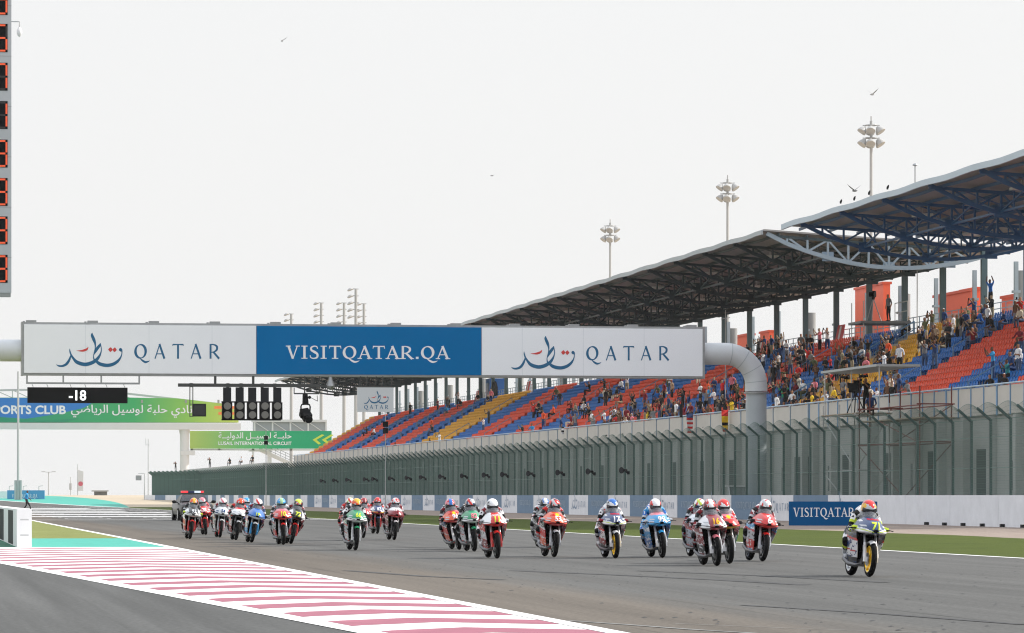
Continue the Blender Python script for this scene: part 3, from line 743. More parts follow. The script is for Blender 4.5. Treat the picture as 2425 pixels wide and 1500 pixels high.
MB().lathe([(-.17, .02), (-.13, .06), (-.04, .085), (.05, .075), (.12, .03)], 12, 'z', (p.x, LY+.1, p.z-.29)).obj('dome', flat('white'), dc, 40)
# ------------------------------------------------------------ grandstands
NR, TREAD, RISE = 16, .62, .36
SX0, SZ0 = 52.9, 5.75
def row_x(r): return SX0+TREAD*r
def row_z(r): return SZ0+RISE*r
M_STEP = mat('concrete steps', (.40, .39, .37), .85, var=.1, scale=1.5)
M_SEATS = dict(b=mat('blue seat plastic', (.012, .135, .44), .45, spec=.2, var=.10, scale=.7), r=mat('red orange seat plastic', (.72, .075, .025), .45, spec=.2, var=.12, scale=.7), y=mat('yellow seat plastic', (.70, .36, .02), .45, spec=.2, var=.10, scale=.7))
M_RAIL = mat('light blue rail paint', (.16, .30, .48), .45)
M_RAIL2 = mat('grey blue rail paint', (.24, .32, .40), .45)
M_NEARST = mat('blue steel', (.035, .115, .27), .45, var=.08, scale=1)
M_NEARCOL = mat('light blue steel', (.11, .24, .42), .45, var=.06, scale=1)
M_FARST = mat('dark green steel', (.040, .066, .075), .5, var=.08, scale=1)
M_FARCOL = mat('green grey column', (.075, .125, .14), .5, var=.06, scale=1)
M_PALECOL = mat('pale grey steel', (.33, .40, .45), .5, var=.06, scale=1)
M_DECK = mat('roof deck sheet', (.36, .345, .33), .6, var=.08, scale=.8)
M_CLAD = mat('cream wall cladding', (.55, .52, .47), .7, var=.06, scale=.6)
M_LOWWALL = mat('pale render', (.42, .43, .41), .8, var=.08, scale=.5)
M_FASC = mat('pale blue fascia', (.42, .50, .57), .45, var=.05, scale=.5)
M_FASC2 = mat('grey fascia', (.36, .40, .42), .5, var=.05, scale=.5)
M_OPEN = mat('dark doorway', (.05, .052, .052), .8)
bands = []                                              # seat colour blocks along the stand, from the near end
def col_at(y):
    if y < 180.5: return 'r'
    if y < 193: return 'b'
    if y < 205: return 'r'
    if y < 214.3: return 'b'
    if y < 231.5: return 'y'
    if y < 243: return 'b'
    if y > 503: return 'y'
    if 374 < y < 397: return 'y'
    k = int((y-243)//13.2) if y < 374 else int((y-397)//13.2)+ (0 if y < 374 else 1)
    return 'rb'[k % 2]
AISLES = [186.8, 205.0, 229.2, 243.0]+[243+13.2*k for k in range(2, 20, 2)]+[400.5, 427, 453, 480]
def aisle(y):
    if 226.6 < y < 231.6: return True
    return any(abs(y-a) < .75 for a in AISLES)
def seat_mb(mb, x, y, z, mi, lean=0.0):
    """a moulded bucket seat facing the track (-x)"""
    P = []
    for (dx, dz, w) in ((-.20, .36, .17), (-.21, .40, .19), (.02, .395, .20), (.12, .43, .205), (.175, .60, .205), (.195, .70, .17), (.20, .715, .10)):
        for k in (-1, -.5, .5, 1): P.append((x+dx-(.03 if abs(k) > .9 else 0), y+w*k, z+dz+(.025 if abs(k) > .9 else 0)))
    fs = [(i*4+k, i*4+k+1, i*4+k+5, i*4+k+4) for i in range(6) for k in range(3)]
    mb.add(P, fs, mi); mb.bar((x+.02, y, z), (x+.02, y, z+.39), .06, .06, mi)
def build_stand(name, label, y0, y1, my, ry0, ry1, near):
    st = thing(name, label, 'grandstand', (SX0, (y0+y1)/2, 0))
    # stepped deck
    d = MB(); prof = [(SX0-.55, 0), (SX0-.55, SZ0), (row_x(0)-.31, SZ0)]
    for r in range(1, NR+1): prof += [(row_x(r)-.31, row_z(r-1)), (row_x(r)-.31, row_z(r))]
    xe = row_x(NR)+1.6; prof += [(xe, row_z(NR)), (xe, 0)]
    n = len(prof); d.v += [(x, y0, z) for x, z in prof]+[(x, y1, z) for x, z in prof]
    d.f += [tuple(range(n)), tuple(range(2*n-1, n-1, -1))]+[((i+1) % n, i, n+i, n+(i+1) % n) for i in range(1, n)]; d.m += [0]*(n+1)
    d.obj('stepped_deck', M_STEP, st)
    # seats
    allseats = []
    for r in range(NR):
        k = 0; y = y0+.4
        while y < y1-.3:
            if not aisle(y):
                u, v, dd = proj((row_x(r), y, row_z(r)+.4))
                allseats.append((dd, r, y, u, v))
            y += .5
    vis = sorted(a for a in allseats if a[3] < 2410 and not (a[3] < 1668 and a[4] < 898))[:100]
    vs = set((a[1], a[2]) for a in vis); mass = MB(); ms = list(M_SEATS.values())
    sm = {}
    for c in 'bry': b = MB(); seat_mb(b, 0, 0, 0, 0); sm[c] = b.mesh('seat', M_SEATS[c], 60)
    og = ORG[st.name]
    for a in allseats:
        r, y = a[1], a[2]; c = col_at(y)
        if (r, y) in vs:
            o = bpy.data.objects.new('seat', sm[c]); COL.objects.link(o); o.parent = st; o.location = (row_x(r)-og[0], y-og[1], row_z(r)-og[2]); ORG[o.name] = og
        else: seat_mb(mass, row_x(r), y, row_z(r), 'bry'.index(c))
    tag(mass.obj('seating', ms, st, 60), kind='stuff')
    # front parapet with blue posts and rail
    px = SX0-.72; L = y1-y0; n = max(1, int(L/9)); cl = MB().box(px, px+.12, y0, y1, 5.25, 6.62).obj('parapet', M_CLAD, st)
    MB().box(px+.122, SX0-.5, y0, y1, 5.2, 5.70).obj('walkway_edge', M_LOWWALL, st)
    m_post = M_RAIL if near else M_RAIL2
    k = 0; y = y0+.1
    step = 2.25 if near else 4.5
    while y < y1:
        w = .07 if k % 4 else .16
        MB().box(px-.05, px-.004, y-w/2, y+w/2, 5.2, 6.66).obj('parapet_post', m_post, st); y += step; k += 1
    MB().tube([(px-.02, y0, 6.70), (px-.02, y1, 6.70)], .05, 6).obj('top_rail', mat('pale blue rail', (.40, .52, .62), .4), st)
    # lower wall with pilasters and openings
    MB().box(SX0-.545, SX0-.40, y0, y1, 0, 5.19).obj('lower_wall', M_LOWWALL, st)
    pil = MB(); y = y0+1.0; k = 0
    while y < y1-1:
        MB().box(SX0-.95, SX0-.548, y-.22, y+.22, 0, 5.19).obj('pilaster', M_LOWWALL, st)
        if k % 2 == 0 and k//2 < 60: MB().box(SX0-.60, SX0-.549, y+1.0, y+3.1, 0, 3.6).obj('doorway', M_OPEN, st)
        elif k % 4 == 1 : MB().box(SX0-.60, SX0-.549, y+1.2, y+2.0, 1.6, 3.0).obj('window', mat('dark glass', (.10, .11, .12), .2), st)
        y += 4.5; k += 1
    # aisle handrails
    for a in AISLES:
        if not (y0 < a < y1): continue
        big = abs(a-229.2) < .1
        for seg in ([(0, 15)] if big else [(1, 5), (8, 12)]):
            hr = MB(); r0, r1 = seg; h = 1.0
            hr.bar((row_x(r0), a, row_z(r0)+h), (row_x(r1), a, row_z(r1)+h), .075 if big else .06)
            if big: hr.bar((row_x(r0), a, row_z(r0)+.5), (row_x(r1), a, row_z(r1)+.5), .06)
            for r in range(r0, r1+1, 2 if not big else 3): hr.bar((row_x(r), a, row_z(r)), (row_x(r), a, row_z(r)+h), .055)
            hr.obj('handrail', M_RAIL if near or a < 245 else M_RAIL2, st)
    # rear railing
    xr_ = row_x(NR)+.9; zr = row_z(NR); rr = MB()
    for h in (.45, .8, 1.15): rr.bar((xr_, y0, zr+h), (xr_, y1, zr+h), .05)
    y = y0
    while y < y1: rr.bar((xr_, y, zr), (xr_, y, zr+1.15), .05); y += 1.5
    rr.obj('rear_railing', M_RAIL2, st)
    # roof: deck sheet, fascia, purlins, bowstring trusses, columns
    def rz(x, y): return lerp(16.82 if not near else 16.80, 15.95 if not near else 15.95, (x-50)/15.2)+.035*math.sin(2*math.pi*y/9.0)*max(0, (56-x)/6)
    ysr = yr(ry0, ry1, 1.5); rings = []
    top = MB()
    for y in ysr: rings.append([(x, y, rz(x, y)) for x in (50, 52, 54, 57, 61, 65.4)])
    top.shell(rings, (0, 0, .10)); top.obj('roof_deck', M_DECK, st)
    fa = MB(); th = .30 if near else .26
    o = 0
    for y in ysr: fa.v += [(49.94, y, rz(50, y)-.22), (49.94, y, rz(50, y)+th-.22), (49.82, y, rz(50, y)+th-.22), (49.82, y, rz(50, y)-.22)]
    for i in range(len(ysr)-1):
        for k in range(4): fa.f.append((i*4+k, i*4+(k+1) % 4, i*4+4+(k+1) % 4, i*4+4+k)); fa.m.append(0)
    e = len(fa.v)-4; fa.f += [(3, 2, 1, 0), (e, e+1, e+2, e+3)]; fa.m += [0, 0]
    fa.obj('roof_fascia', M_FASC if near else M_FASC2, st)
    ms_ = M_NEARST if near else M_FARST
    for x in (50.9, 52.6, 54.3, 56, 57.8, 59.6, 61.4, 63.2, 64.9):
        pu = MB()
        for i in range(len(ysr)-1): pu.bar((x, ysr[i], rz(x, ysr[i])-.14), (x, ysr[i+1], rz(x, ysr[i+1])-.14), .08, .16)
        pu.obj('purlin', ms_, st)
    ty = []; y = ry0+.25
    while y < ry1: ty.append(y); y += 9.0
    def low(x): t = (x-50.2)/(65-50.2); return -.12-1.5*max(0, math.sin(math.pi*min(t*1.04, 1)))**.8
    colx = 63.4
    for i, y in enumerate(ty):
        tr = MB(); xs_ = [50.2+(65-50.2)*k/12 for k in range(13)]
        endt = (i == 0)
        pale = endt and not near
        b = .17 if endt else .15
        lo = [(x, y, rz(x, y)+low(x)) for x in xs_]; hi = [(x, y, rz(x, y)-.25) for x in xs_]
        for k in range(12):
            tr.bar(hi[k], hi[k+1], .14, .16)
            tr.bar(lo[k], lo[k+1], .22 if pale else .18, .24 if pale else .20, 1)
            if k: tr.bar(hi[k], lo[k], b*.7, b*.7, 1)
            if 0 < k < 11: tr.bar(hi[k] if k % 2 else lo[k], lo[k+1] if k % 2 else hi[k+1], b*.65, b*.65, 1)
        for k in (3, 6, 9): x, _, z = lo[k]; tr.box(x-.35, x+.35, y-.03, y+.03, z-.2, z+.35, 2)
        tr.obj('roof_truss', [ms_, M_PALECOL if pale else ms_, M_RAIL2 if pale else ms_], st)
        cb = MB(); cb.box(colx-.17, colx+.17, y-.17, y+.17, row_z(NR), rz(colx, y)-.2); cb.box(colx-.3, colx+.3, y-.3, y+.3, row_z(NR), row_z(NR)+.15)
        cb.obj('column', M_NEARCOL if near else M_FARCOL, st)
        if y+4.5 < ry1+9:
            cb = MB(); cb.box(66.6, 66.84, y+4.4, y+4.62, 0, 15.5); cb.box(66.5, 66.95, y+4.3, y+4.72, 13.6, 13.75); cb.obj('rear_column', M_PALECOL, st)
        if i % 3 == (1 if near else 0):
            MB().tube([(67.3, y+5.4, 9.0), (67.3, y+5.4, 15.0)], .36, 12).obj('rear_drum', mat('grey drum', (.27, .28, .28), .6), st, 40)
        # long frames between trusses
        if i+1 < len(ty):
            lf = MB(); y2 = ty[i+1]
            for k in (3, 6, 9):
                lf.bar((lo[k][0], y, lo[k][2]+.1), (lo[k][0], y2, lo[k][2]+.1), .11, .11)
                ym = (y+y2)/2; xh = lo[k][0]
                lf.bar((xh, y, lo[k][2]+.1), (xh, ym, rz(xh, ym)-.3), .08, .08); lf.bar((xh, ym, rz(xh, ym)-.3), (xh, y2, lo[k][2]+.1), .08, .08)
                lf.bar((xh, y+2.2, lo[k][2]+.1), (xh, y+2.2, rz(xh, y)-.3), .07); lf.bar((xh, y+6.8, lo[k][2]+.1), (xh, y+6.8, rz(xh, y)-.3), .07)
            lf.bar((52, y, rz(52, y)-.3), (57.6, y2, rz(57.6, y2)-.3), .07); lf.bar((57.6, y, rz(57.6, y)-.3), (63, y2, rz(63, y2)-.3), .07); lf.bar((63, y, rz(63, y)-.3), (57.6, y2, rz(57.6, y2)-.3), .07)
            lf.obj('roof_bracing', ms_, st)
            for x in (53.4, 58.7):
                if (i+int(x)) % 2 == 0:
                    z = rz(x, y)-.52; fl = MB(); fl.box(x-.4, x+.4, y+3.2, y+4.6, z, z+.12); fl.bar((x, y+3.9, z+.1), (x, y+3.9, z+.45), .05)
                    fl.obj('roof_light', mat('lamp casing', (.62, .62, .60), .3), st)
    return st, rz
near, rzn = build_stand('grandstand', 'nearer blue grandstand at the right edge with a thick pale blue roof fascia', 150.0, 215.5, 0, 146.0, 212.6, True)
far, rzf = build_stand('grandstand', 'long grandstand under a dark trussed roof stretching away behind the gantry', 215.55, 509.0, 0, 217.7, 511.0, False)

# things behind and on the stands
M_ORG = mat('orange red cladding', (.80, .12, .05), .5, var=.05, scale=.5)
for i, (u0, u1, v0, v1, xx, lab) in enumerate([
    (1738, 1772, 796, 870, 69.0, 'low orange booth seen just right of the gantry pipe top'), (1800, 1822, 786, 850, 69.0, 'narrow orange booth seen between the grandstand columns'),
    (2025, 2092, 682, 800, 69.0, 'tall orange tower block behind the tripod camera on the stand'), (2212, 2300, 700, 770, 69.0, 'wide orange block behind the upper seats right of the tall orange tower'),
    (2275, 2312, 687, 770, 71.5, 'tall narrow orange block behind the wide orange one'), (2372, 2424, 702, 745, 69.0, 'low orange block behind the right end of the stand'),
    (1500, 1560, 800, 900, 69.0, 'orange booth behind the white gantry sign')]):
    if i == 6: continue
    a, b = at_x(u0, v0, xx), at_x(u1, v0, xx); y0_, y1_ = min(a.y, b.y), max(a.y, b.y)
    bt = thing('orange_booth', lab, 'booth', (xx, (y0_+y1_)/2, 0), 0, 'orange blocks behind the grandstand')
    MB().box(xx, xx+.5, y0_, y1_, 0, a.z-.18).obj('booth_wall', M_ORG, bt)
    MB().box(xx-.1, xx+.6, y0_-.1, y1_+.1, a.z-.178, a.z).obj('booth_roof', mat('orange trim', (.62, .08, .03), .5), bt)
    MB().box(xx-.03, xx-.004, lerp(y0_, y1_, .3), lerp(y0_, y1_, .7), 12.2, 13.4).obj('panel', mat('pink grey panel', (.55, .25, .2), .5), bt)
pb = None
for u, v, lab in [(1795, 800, 'red and white board at the top of the stand, nearest the gantry pipe'), (1982, 790, 'red and white board leaning at the top row beside a filming couple'), (1125, 940, 'red and white board under the square hanging sign'), (1245, 925, 'red and white board at the top of the far stand beside a black drape')]:
    p = at_x(u, v, row_x(NR)+.3); p.z = row_z(NR)
    b = thing('leaning_board', lab, 'board', p, 0, 'red and white boards along the top row')
    MB().box(0, .06, -.9, .9, 0, 1.5).xf(Matrix.Rotation(R(12), 4, 'Y')).obj('panel', mat('red board', (.60, .06, .07), .5), b, False, True)
    MB().box(-.006, -.002, -.25, .25, .15, 1.4).xf(Matrix.Rotation(R(12), 4, 'Y')).obj('white_stripe', M_WHITE, b, False, True)
p = at_x(1165, 960, row_x(NR)+.4); p.z = row_z(NR)
dr = thing('black_drape', 'black drape hung over equipment at the top of the far stand', 'drape', p)
MB().loft([[(0-.1, -1.2, 0), (.5, -1.0, 0), (.5, 1.0, 0), (-.1, 1.2, 0)], [(0, -1.1, 1.3), (.5, -.9, 1.5), (.5, .9, 1.5), (0, 1.0, 1.4)], [(.1, -.7, 2.0), (.4, -.6, 2.1), (.4, .4, 2.2), (.1, .5, 2.1)]]).obj('drape', M_BLK, dr, False, True)
p = at_x(1155, 930, row_x(NR)+1.2); p.z = row_z(NR)
bc = thing('blue_cabin', 'blue cabin behind the top row of the far stand', 'cabin', p)
MB().box(0, 2, -1.6, 1.6, 0, 2.7).obj('cabin_wall', mat('blue cabin paint', (.02, .12, .40), .5), bc, False, True); MB().box(-.05, -.003, -.7, .7, .9, 2.2).obj('window', mat('grey pane', (.2, .25, .32), .3), bc, False, True)

# floodlight masts behind the stand, and further ones along the curve
def mast(u, v, dx, lab, kind, name='floodlight_mast'):
    p = at_x(u, v, dx) if kind == 'crown' else at_d(u, v, dx)
    H = p.z; m = thing(name, lab, 'floodlight', (p.x, p.y, 0), -A, 'floodlight masts')
    mm = mat('pale mast steel', (.38, .38, .375), .5); hm = mat('lamp hood', (.40, .395, .385), .45)
    if kind == 'crown':
        MB().tube([(0, 0, 0), (0, 0, H)], [.22, .13], 12).obj('pole', mm, m, 40, True)
        for z in (H-.75, H-1.95):
            fr_ = MB(); fr_.tube([(.55*math.cos(g*math.pi/6), .55*math.sin(g*math.pi/6), z+.35) for g in range(13)], .05, 5); fr_.box(-.8, .8, -.04, .04, z+.3, z+.38); fr_.obj('ring', mm, m, False, True)
            for k, g in enumerate((205, 262, 335, 25, 90, 155)):
                g = R(g+(20 if z < H-2 else 0)); c = Vector((.82*math.cos(g), .82*math.sin(g), z-.05))
                h = MB(); h.lathe([(-.62, .80), (-.55, .84), (-.1, .70), (.25, .46), (.5, .24), (.62, .12)], 12, 'z', (0, 0, 0))
                h.xf(Matrix.Translation(c) @ Matrix.Rotation(g, 4, 'Z') @ Matrix.Rotation(R(-38), 4, 'Y') @ Matrix.Scale(.54, 4)); h.obj('lamp_hood', hm, m, 40, True)
        MB().tube([(0, 0, H), (0, 0, H+.45)], .06, 6).obj('lightning_rod', mm, m, False, True)
    else:
        MB().tube([(0, 0, 0), (0, 0, H)], [.40, .24], 10).obj('pole', mm, m, 40, True)
        for k in range(kind):
            z = H-k*1.15; a = MB(); a.bar((.45, 0, z), (-.5, 0, z+.05), .14, .12); a.obj('arm', mm, m, False, True)
            for s, q in ((-1, 0), (1, .4)):
                h = MB(); h.lathe([(-.16, .52), (-.10, .55), (.08, .4), (.2, .15)], 10, 'z'); h.xf(Matrix.Translation((-1.0+.25*q, s*.45, z-.05)) @ Matrix.Rotation(R(-22), 4, 'Y')); h.obj('lamp_hood', hm, m, 40, True)
mast(2063, 287, 90, 'tall floodlight mast with a crown of lamps above the blue roof end', 'crown')
mast(1723, 425, 90, 'floodlight mast with a crown of lamps, middle of the three above the stand roof', 'crown')
mast(1445, 528, 90, 'floodlight mast with a crown of lamps, the shortest of three above the stand roof', 'crown')
mast(843, 685, 640, 'tallest far floodlight mast with stacked side lamps rising behind the gantry sign', 5)
mast(815, 718, 690, 'far floodlight mast left of the tallest one behind the gantry sign', 5)
mast(862, 720, 692, 'far floodlight mast right of the tallest one behind the gantry sign', 6)
mast(761, 718, 705, 'far floodlight mast standing alone above the blue sign panel', 5)
mast(690, 744, 740, 'lowest far floodlight mast peeking over the gantry sign', 3)
an = at_x(2167, 392, 58); a = thing('antenna_pole', 'thin pole with a small cap standing on the blue grandstand roof', 'antenna', (58, an.y, rzn(58, an.y)+.1))
MB().tube([(58, an.y, rzn(58, an.y)+.1), (58, an.y, an.z)], .035, 6).obj('pole', M_GREYMET, a); MB().lathe([(-.05, .05), (0, .16), (.08, .12), (.12, .02)], 10, 'z', (58, an.y, an.z)).obj('cap', M_GREYMET, a, 40)

# scaffold towers
M_RUST = mat('rust red scaffold tube', (.15, .035, .025), .6); M_SCAF = mat('galvanised scaffold tube', (.50, .51, .50), .5)
def scaffold(lab, us, vtop, xx, depth, m, levels, y_shift=0):
    d = [at_x(u, 1000, xx) for u in us]; y0_, y1_ = min(p.y for p in d), max(p.y for p in d)
    s = thing('scaffold_tower', lab, 'scaffold', (xx+depth/2, (y0_+y1_)/2, 0)); H = at_x(us[0], vtop, xx).z
    for p in d:
        for q in (0, depth):
            MB().tube([(xx+q, p.y, 0), (xx+q, p.y, H)], .036, 6).obj('standard', m, s)
    for z in levels:
        lb = MB()
        for q in (0, depth): lb.tube([(xx+q, y0_-.2, z), (xx+q, y1_+.2, z)], .034, 6)
        for p in d: lb.tube([(xx-.15, p.y, z+.05), (xx+depth+.15, p.y, z+.05)], .034, 6)
        lb.obj('ledger', m, s)
    br = MB()
    for i in range(len(levels)-1):
        br.tube([(xx-.04, y0_, levels[i]), (xx-.04, y1_, levels[i+1])], .028, 5); br.tube([(xx+depth+.04, y1_, levels[i]), (xx+depth+.04, y0_, levels[i+1])], .028, 5)
    br.obj('brace', m, s); return s, y0_, y1_, H
sc1, sy0, sy1, sH = scaffold('rust red scaffold tower between the fence and the grandstand parapet', (2035, 2060, 2178), 930, 49.0, 1.6, M_RUST, (.4, 3.9, 5.75))
MB().box(48.95, 50.7, sy0-.2, sy1+.2, 5.1, 5.16).obj('boards', mat('scaffold boards', (.3, .24, .17), .8), sc1)
sc2, ty0, ty1, tH = scaffold('grey scaffold tower with a flat canopy carrying the trackside camera crew', (1950, 1988, 2030), 962, 48.6, 1.7, M_SCAF, (.4, 2.6, 5.5))
PLZ = 5.55
MB().box(48.5, 50.4, ty0-.2, ty1+.2, PLZ, PLZ+.05).obj('boards', mat('scaffold boards', (.3, .24, .17), .8), sc2)
q0, q1 = at_x(1957, 880, 48.6), at_x(2088, 885, 48.6)
cn = MB(); cn.box(48.3, 50.6, q1.y, q0.y, q0.z-.12, q0.z); cn.obj('canopy', mat('canopy sheet', (.40, .42, .42), .6), sc2)
cn = MB()
for yy in (q0.y-.1, (q0.y+q1.y)/2, q1.y+.1): cn.tube([(48.5, yy, PLZ), (48.5, yy, q0.z-.12)], .03, 6)
cn.obj('canopy_post', M_SCAF, sc2)
# camera platform high in the stand
p = at_x(2068, 765, 60.0); hp = thing('camera_platform', 'scaffold platform for the tripod camera at the back of the seats', 'platform', (60, p.y, row_z(11)))
MB().box(58.8, 62.0, p.y-1.6, p.y+1.6, p.z-.1, p.z+.05).obj('boards', mat('platform grey', (.24, .25, .26), .7), hp)
lg = MB()
for x in (59, 61.8):
    for yy in (p.y-1.5, p.y+1.5): lg.tube([(x, yy, row_z(9)), (x, yy, p.z+1.3)], .03, 6)
for h in (.7, 1.3): lg.tube([(61.8, p.y-1.5, p.z+h), (61.8, p.y+1.5, p.z+h)], .03, 6)
lg.obj('frame_tubes', M_SCAF, hp)
def tv_camera(lab, x, y, z, rz, tripod=1.5, s=1.0):
    c = thing('broadcast_camera', lab, 'camera', (x, y, z), rz)
    b = MB(); b.box(-.16, .16, -.3, .35, -.16, .18); b.box(-.19, .19, -.75, -.3, -.17, .17); b.lathe([(-.88, .17), (-.75, .16)], 14, 'y'); b.box(-.3, -.16, .0, .28, .0, .2); b.box(-.1, .1, .2, .6, .1, .3)
    b.xf(Matrix.Translation((0, 0, tripod+.2)) @ Matrix.Scale(s, 4)); b.obj('camera_body', M_BLK, c, False, True)
    for g in (30, 150, 270):
        MB().tube([(0, 0, tripod), (.55*math.cos(R(g)), .55*math.sin(R(g)), 0)], .03, 6).obj('leg', M_GREYMET if s < 1 else M_DARK, c, False, True)
    MB().lathe([(-.1, .09), (.1, .12)], 10, 'z', (0, 0, tripod)).obj('head', M_DARK, c, False, True); return c
tv_camera('black broadcast camera on a silver tripod high in the stand before the orange tower', 60.0, p.y, p.z+.05, R(-25), 1.5, .85)
tv_camera('big black broadcast camera on the grey scaffold tower under the canopy', 48.95, ty0+1.7, PLZ+.05, R(-20), 1.1, 1.4)
# ------------------------------------------------------------ far end: footbridge, banner, buildings, poles
def ramp_mat(name, stops, x0, x1, rough=.5):
    """printed colour bands running along x"""
    m = bpy.data.materials.new(name); m.use_nodes = True; n = m.node_tree.nodes; l = m.node_tree.links; b = n['Principled BSDF']; b.inputs['Roughness'].default_value = rough
    t = n.new('ShaderNodeTexCoord'); s = n.new('ShaderNodeSeparateXYZ'); r = n.new('ShaderNodeMapRange'); c = n.new('ShaderNodeValToRGB')
    l.new(t.outputs['Object'], s.inputs[0]); l.new(s.outputs['X'], r.inputs[0]); r.inputs[1].default_value = x0; r.inputs[2].default_value = x1; l.new(r.outputs[0], c.inputs[0]); l.new(c.outputs[0], b.inputs['Base Color'])
    el = c.color_ramp.elements; el[0].position, el[0].color = stops[0][0], (*stops[0][1], 1); el[1].position, el[1].color = stops[-1][0], (*stops[-1][1], 1)
    for p, k in stops[1:-1]: q = el.new(p); q.color = (*k, 1)
    return m
BY = 678.0
def Bp(u, v): p = at_y(u, v, BY); return (p.x, p.z)
M_BRW = mat('white bridge paint', (.62, .62, .61), .5, var=.03, scale=.3)
bx0 = Bp(-330, 1000)[0]; bx1 = Bp(562, 1000)[0]
fb = thing('footbridge', 'white footbridge over the far track with a blue and green printed front', 'footbridge', (Bp(438, 1100)[0], BY, 0))
z = lambda v: Bp(200, v)[1]
MB().box(Bp(-330, 0)[0], Bp(570, 0)[0], BY-.3, BY+3, z(1017), z(1002)).obj('deck_beam', M_BRW, fb)
rl = MB(); rl.prism([Bp(-330, 1001), Bp(565, 1001), Bp(562, 975), Bp(540, 962), Bp(524, 956), Bp(420, 944), Bp(310, 942), Bp(-330, 942)], BY-.15, BY+2.5)
M_GRAD = ramp_mat('green print', [(0, (.010, .30, .13)), (.45, (.03, .36, .11)), (.72, (.22, .48, .07)), (1, (.50, .60, .10))], Bp(120, 0)[0]-ORG[fb.name][0], Bp(560, 0)[0]-ORG[fb.name][0])
pnl = rl.obj('printed_panel', M_GRAD, fb)
bl = MB(); pts = [Bp(-330, 943), Bp(238, 943)]+[Bp(lerp(238, -330, k/14), 943+ (55*math.sin(math.pi*min(1, .08+k/16)))**1.0) for k in range(1, 12)]+[Bp(-330, 985)]
bl.prism([p for p in pts], BY-.17, BY-.151); bl.obj('blue_swoosh', mat('blue print', (.006, .17, .52), .5), pnl)
gl2 = MB(); gl2.prism([Bp(-330, 1000), Bp(150, 1000), Bp(190, 991), Bp(120, 996), Bp(0, 988), Bp(-100, 980), Bp(-330, 985)], BY-.19, BY-.171); gl2.obj('green_swoosh', mat('deep green print', (.005, .26, .13), .5), pnl)
t = MB(); a, b = Bp(-28, 980), Bp(156, 980); put_text(t, 'SPORTS CLUB', a[0], b[0], a[1], Bp(0, 961)[1]-a[1], BY-.2, .03)
a, b = Bp(168, 979), Bp(455, 979); w = text(AR1, .012)[2]; put_text(t, AR1, a[0], b[0], a[1]+.1, (b[0]-a[0])/w*.92, BY-.2, .012)
t.obj('lettering', M_WHITE, pnl)
t = MB()
for (u0, u1, v) in ((507, 556, 965.5), (517, 556, 979.5)): p, q = Bp(u0, v+3.2), Bp(u1, v-3.2); t.box(p[0], q[0], BY-.18, BY-.152, p[1], q[1])
t.obj('orange_dashes', mat('orange print', (.85, .23, .05), .5), pnl)
tr = MB(); zc = [(u, 941-18*max(0, 1-abs(u-60)/480)**.6) for u in range(-330, 566, 40)]
for i in range(len(zc)-1):
    p, q = Bp(*zc[i]), Bp(zc[i+1][0], zc[i+1][1] if zc[i+1][0] < 300 else lerp(932, 958, (zc[i+1][0]-300)/230)); p = Bp(zc[i][0], zc[i][1] if zc[i][0] < 300 else lerp(932, 958, (zc[i][0]-300)/230))
    tr.bar((p[0], BY+1, p[1]), (q[0], BY+1, q[1]), .5, .35); 
    if zc[i][0] < 300: tr.bar((p[0], BY+1, p[1]), (p[0], BY+1, z(943)), .16); tr.bar((p[0], BY+1, p[1]), (q[0], BY+1, z(943)), .14)
tr.obj('roof_frame', mat('pale bridge steel', (.45, .46, .47), .5), fb)
MB().tube([(Bp(438, 0)[0], BY+1, 0), (Bp(438, 0)[0], BY+1, z(1017))], .82, 20).obj('column', M_BRW, fb, 50)
MB().lathe([(0, .95), (.9, .95)], 20, 'z', (Bp(438, 0)[0], BY+1, z(1026))).obj('column_head', M_BRW, fb, 50)
MB().box(Bp(428, 0)[0], Bp(462, 0)[0], BY+.2, BY+1.6, z(1078), z(1067)).obj('bracket', M_BRW, fb)
MB().tube([(bx0, BY+1, 0), (bx0, BY+1, z(1017))], .82, 20).obj('column', M_BRW, fb, 50)
for u in (108, 222, 336, 440, 517): p = Bp(u, 952); MB().box(p[0]-.18, p[0]+.18, BY-.4, BY-.152, p[1]-.2, p[1]+.35).obj('sign_lamp', mat('lamp grey', (.3, .3, .28)), fb)
# second banner near the end of the stand
CY = 562.0
def Cp(u, v): p = at_y(u, v, CY); return (p.x, p.z)
bn = thing('circuit_banner', 'long green banner with white circuit name and yellow arrows beside the end of the stand', 'banner', (Cp(615, 0)[0], CY, 0))
o0 = Cp(450, 0)[0]-ORG[bn.name][0]
pn2 = MB().prism([Cp(450, 1063), Cp(785, 1063), Cp(785, 1021), Cp(450, 1021)], CY-.2, CY+.3).obj('panel', ramp_mat('green banner print', [(0, (.42, .55, .12)), (.35, (.12, .44, .13)), (.65, (.008, .34, .14)), (1, (.004, .31, .14))], o0, -o0), bn)
t = MB(); a, b = Cp(517, 1054), Cp(690, 1054); put_text(t, 'LUSAIL INTERNATIONAL CIRCUIT', a[0], b[0], a[1], Cp(0, 1045)[1]-a[1], CY-.22, .02)
a, b = Cp(517, 1039), Cp(690, 1039); w = text(AR2, .012)[2]; put_text(t, AR2, a[0], b[0], a[1]+.05, (b[0]-a[0])/w*1.0, CY-.22, .012)
t.obj('lettering', M_WHITE, pn2)
t = MB()
for s in (0, 22):
    p = [Cp(740+s, 1042), Cp(762+s, 1029), Cp(768+s, 1031), Cp(749+s, 1042), Cp(760+s, 1051), Cp(754+s, 1053)]
    t.prism(p, CY-.23, CY-.201)
t.obj('arrows', mat('lime print', (.50, .62, .06), .5), pn2)
fr2 = MB()
for u in (455, 520, 600, 690, 775): x = Cp(u, 0)[0]; fr2.box(x-.15, x+.15, CY+.31, CY+.6, 0 if u in (600, 775) else Cp(0, 1066)[1], Cp(0, 1021)[1])
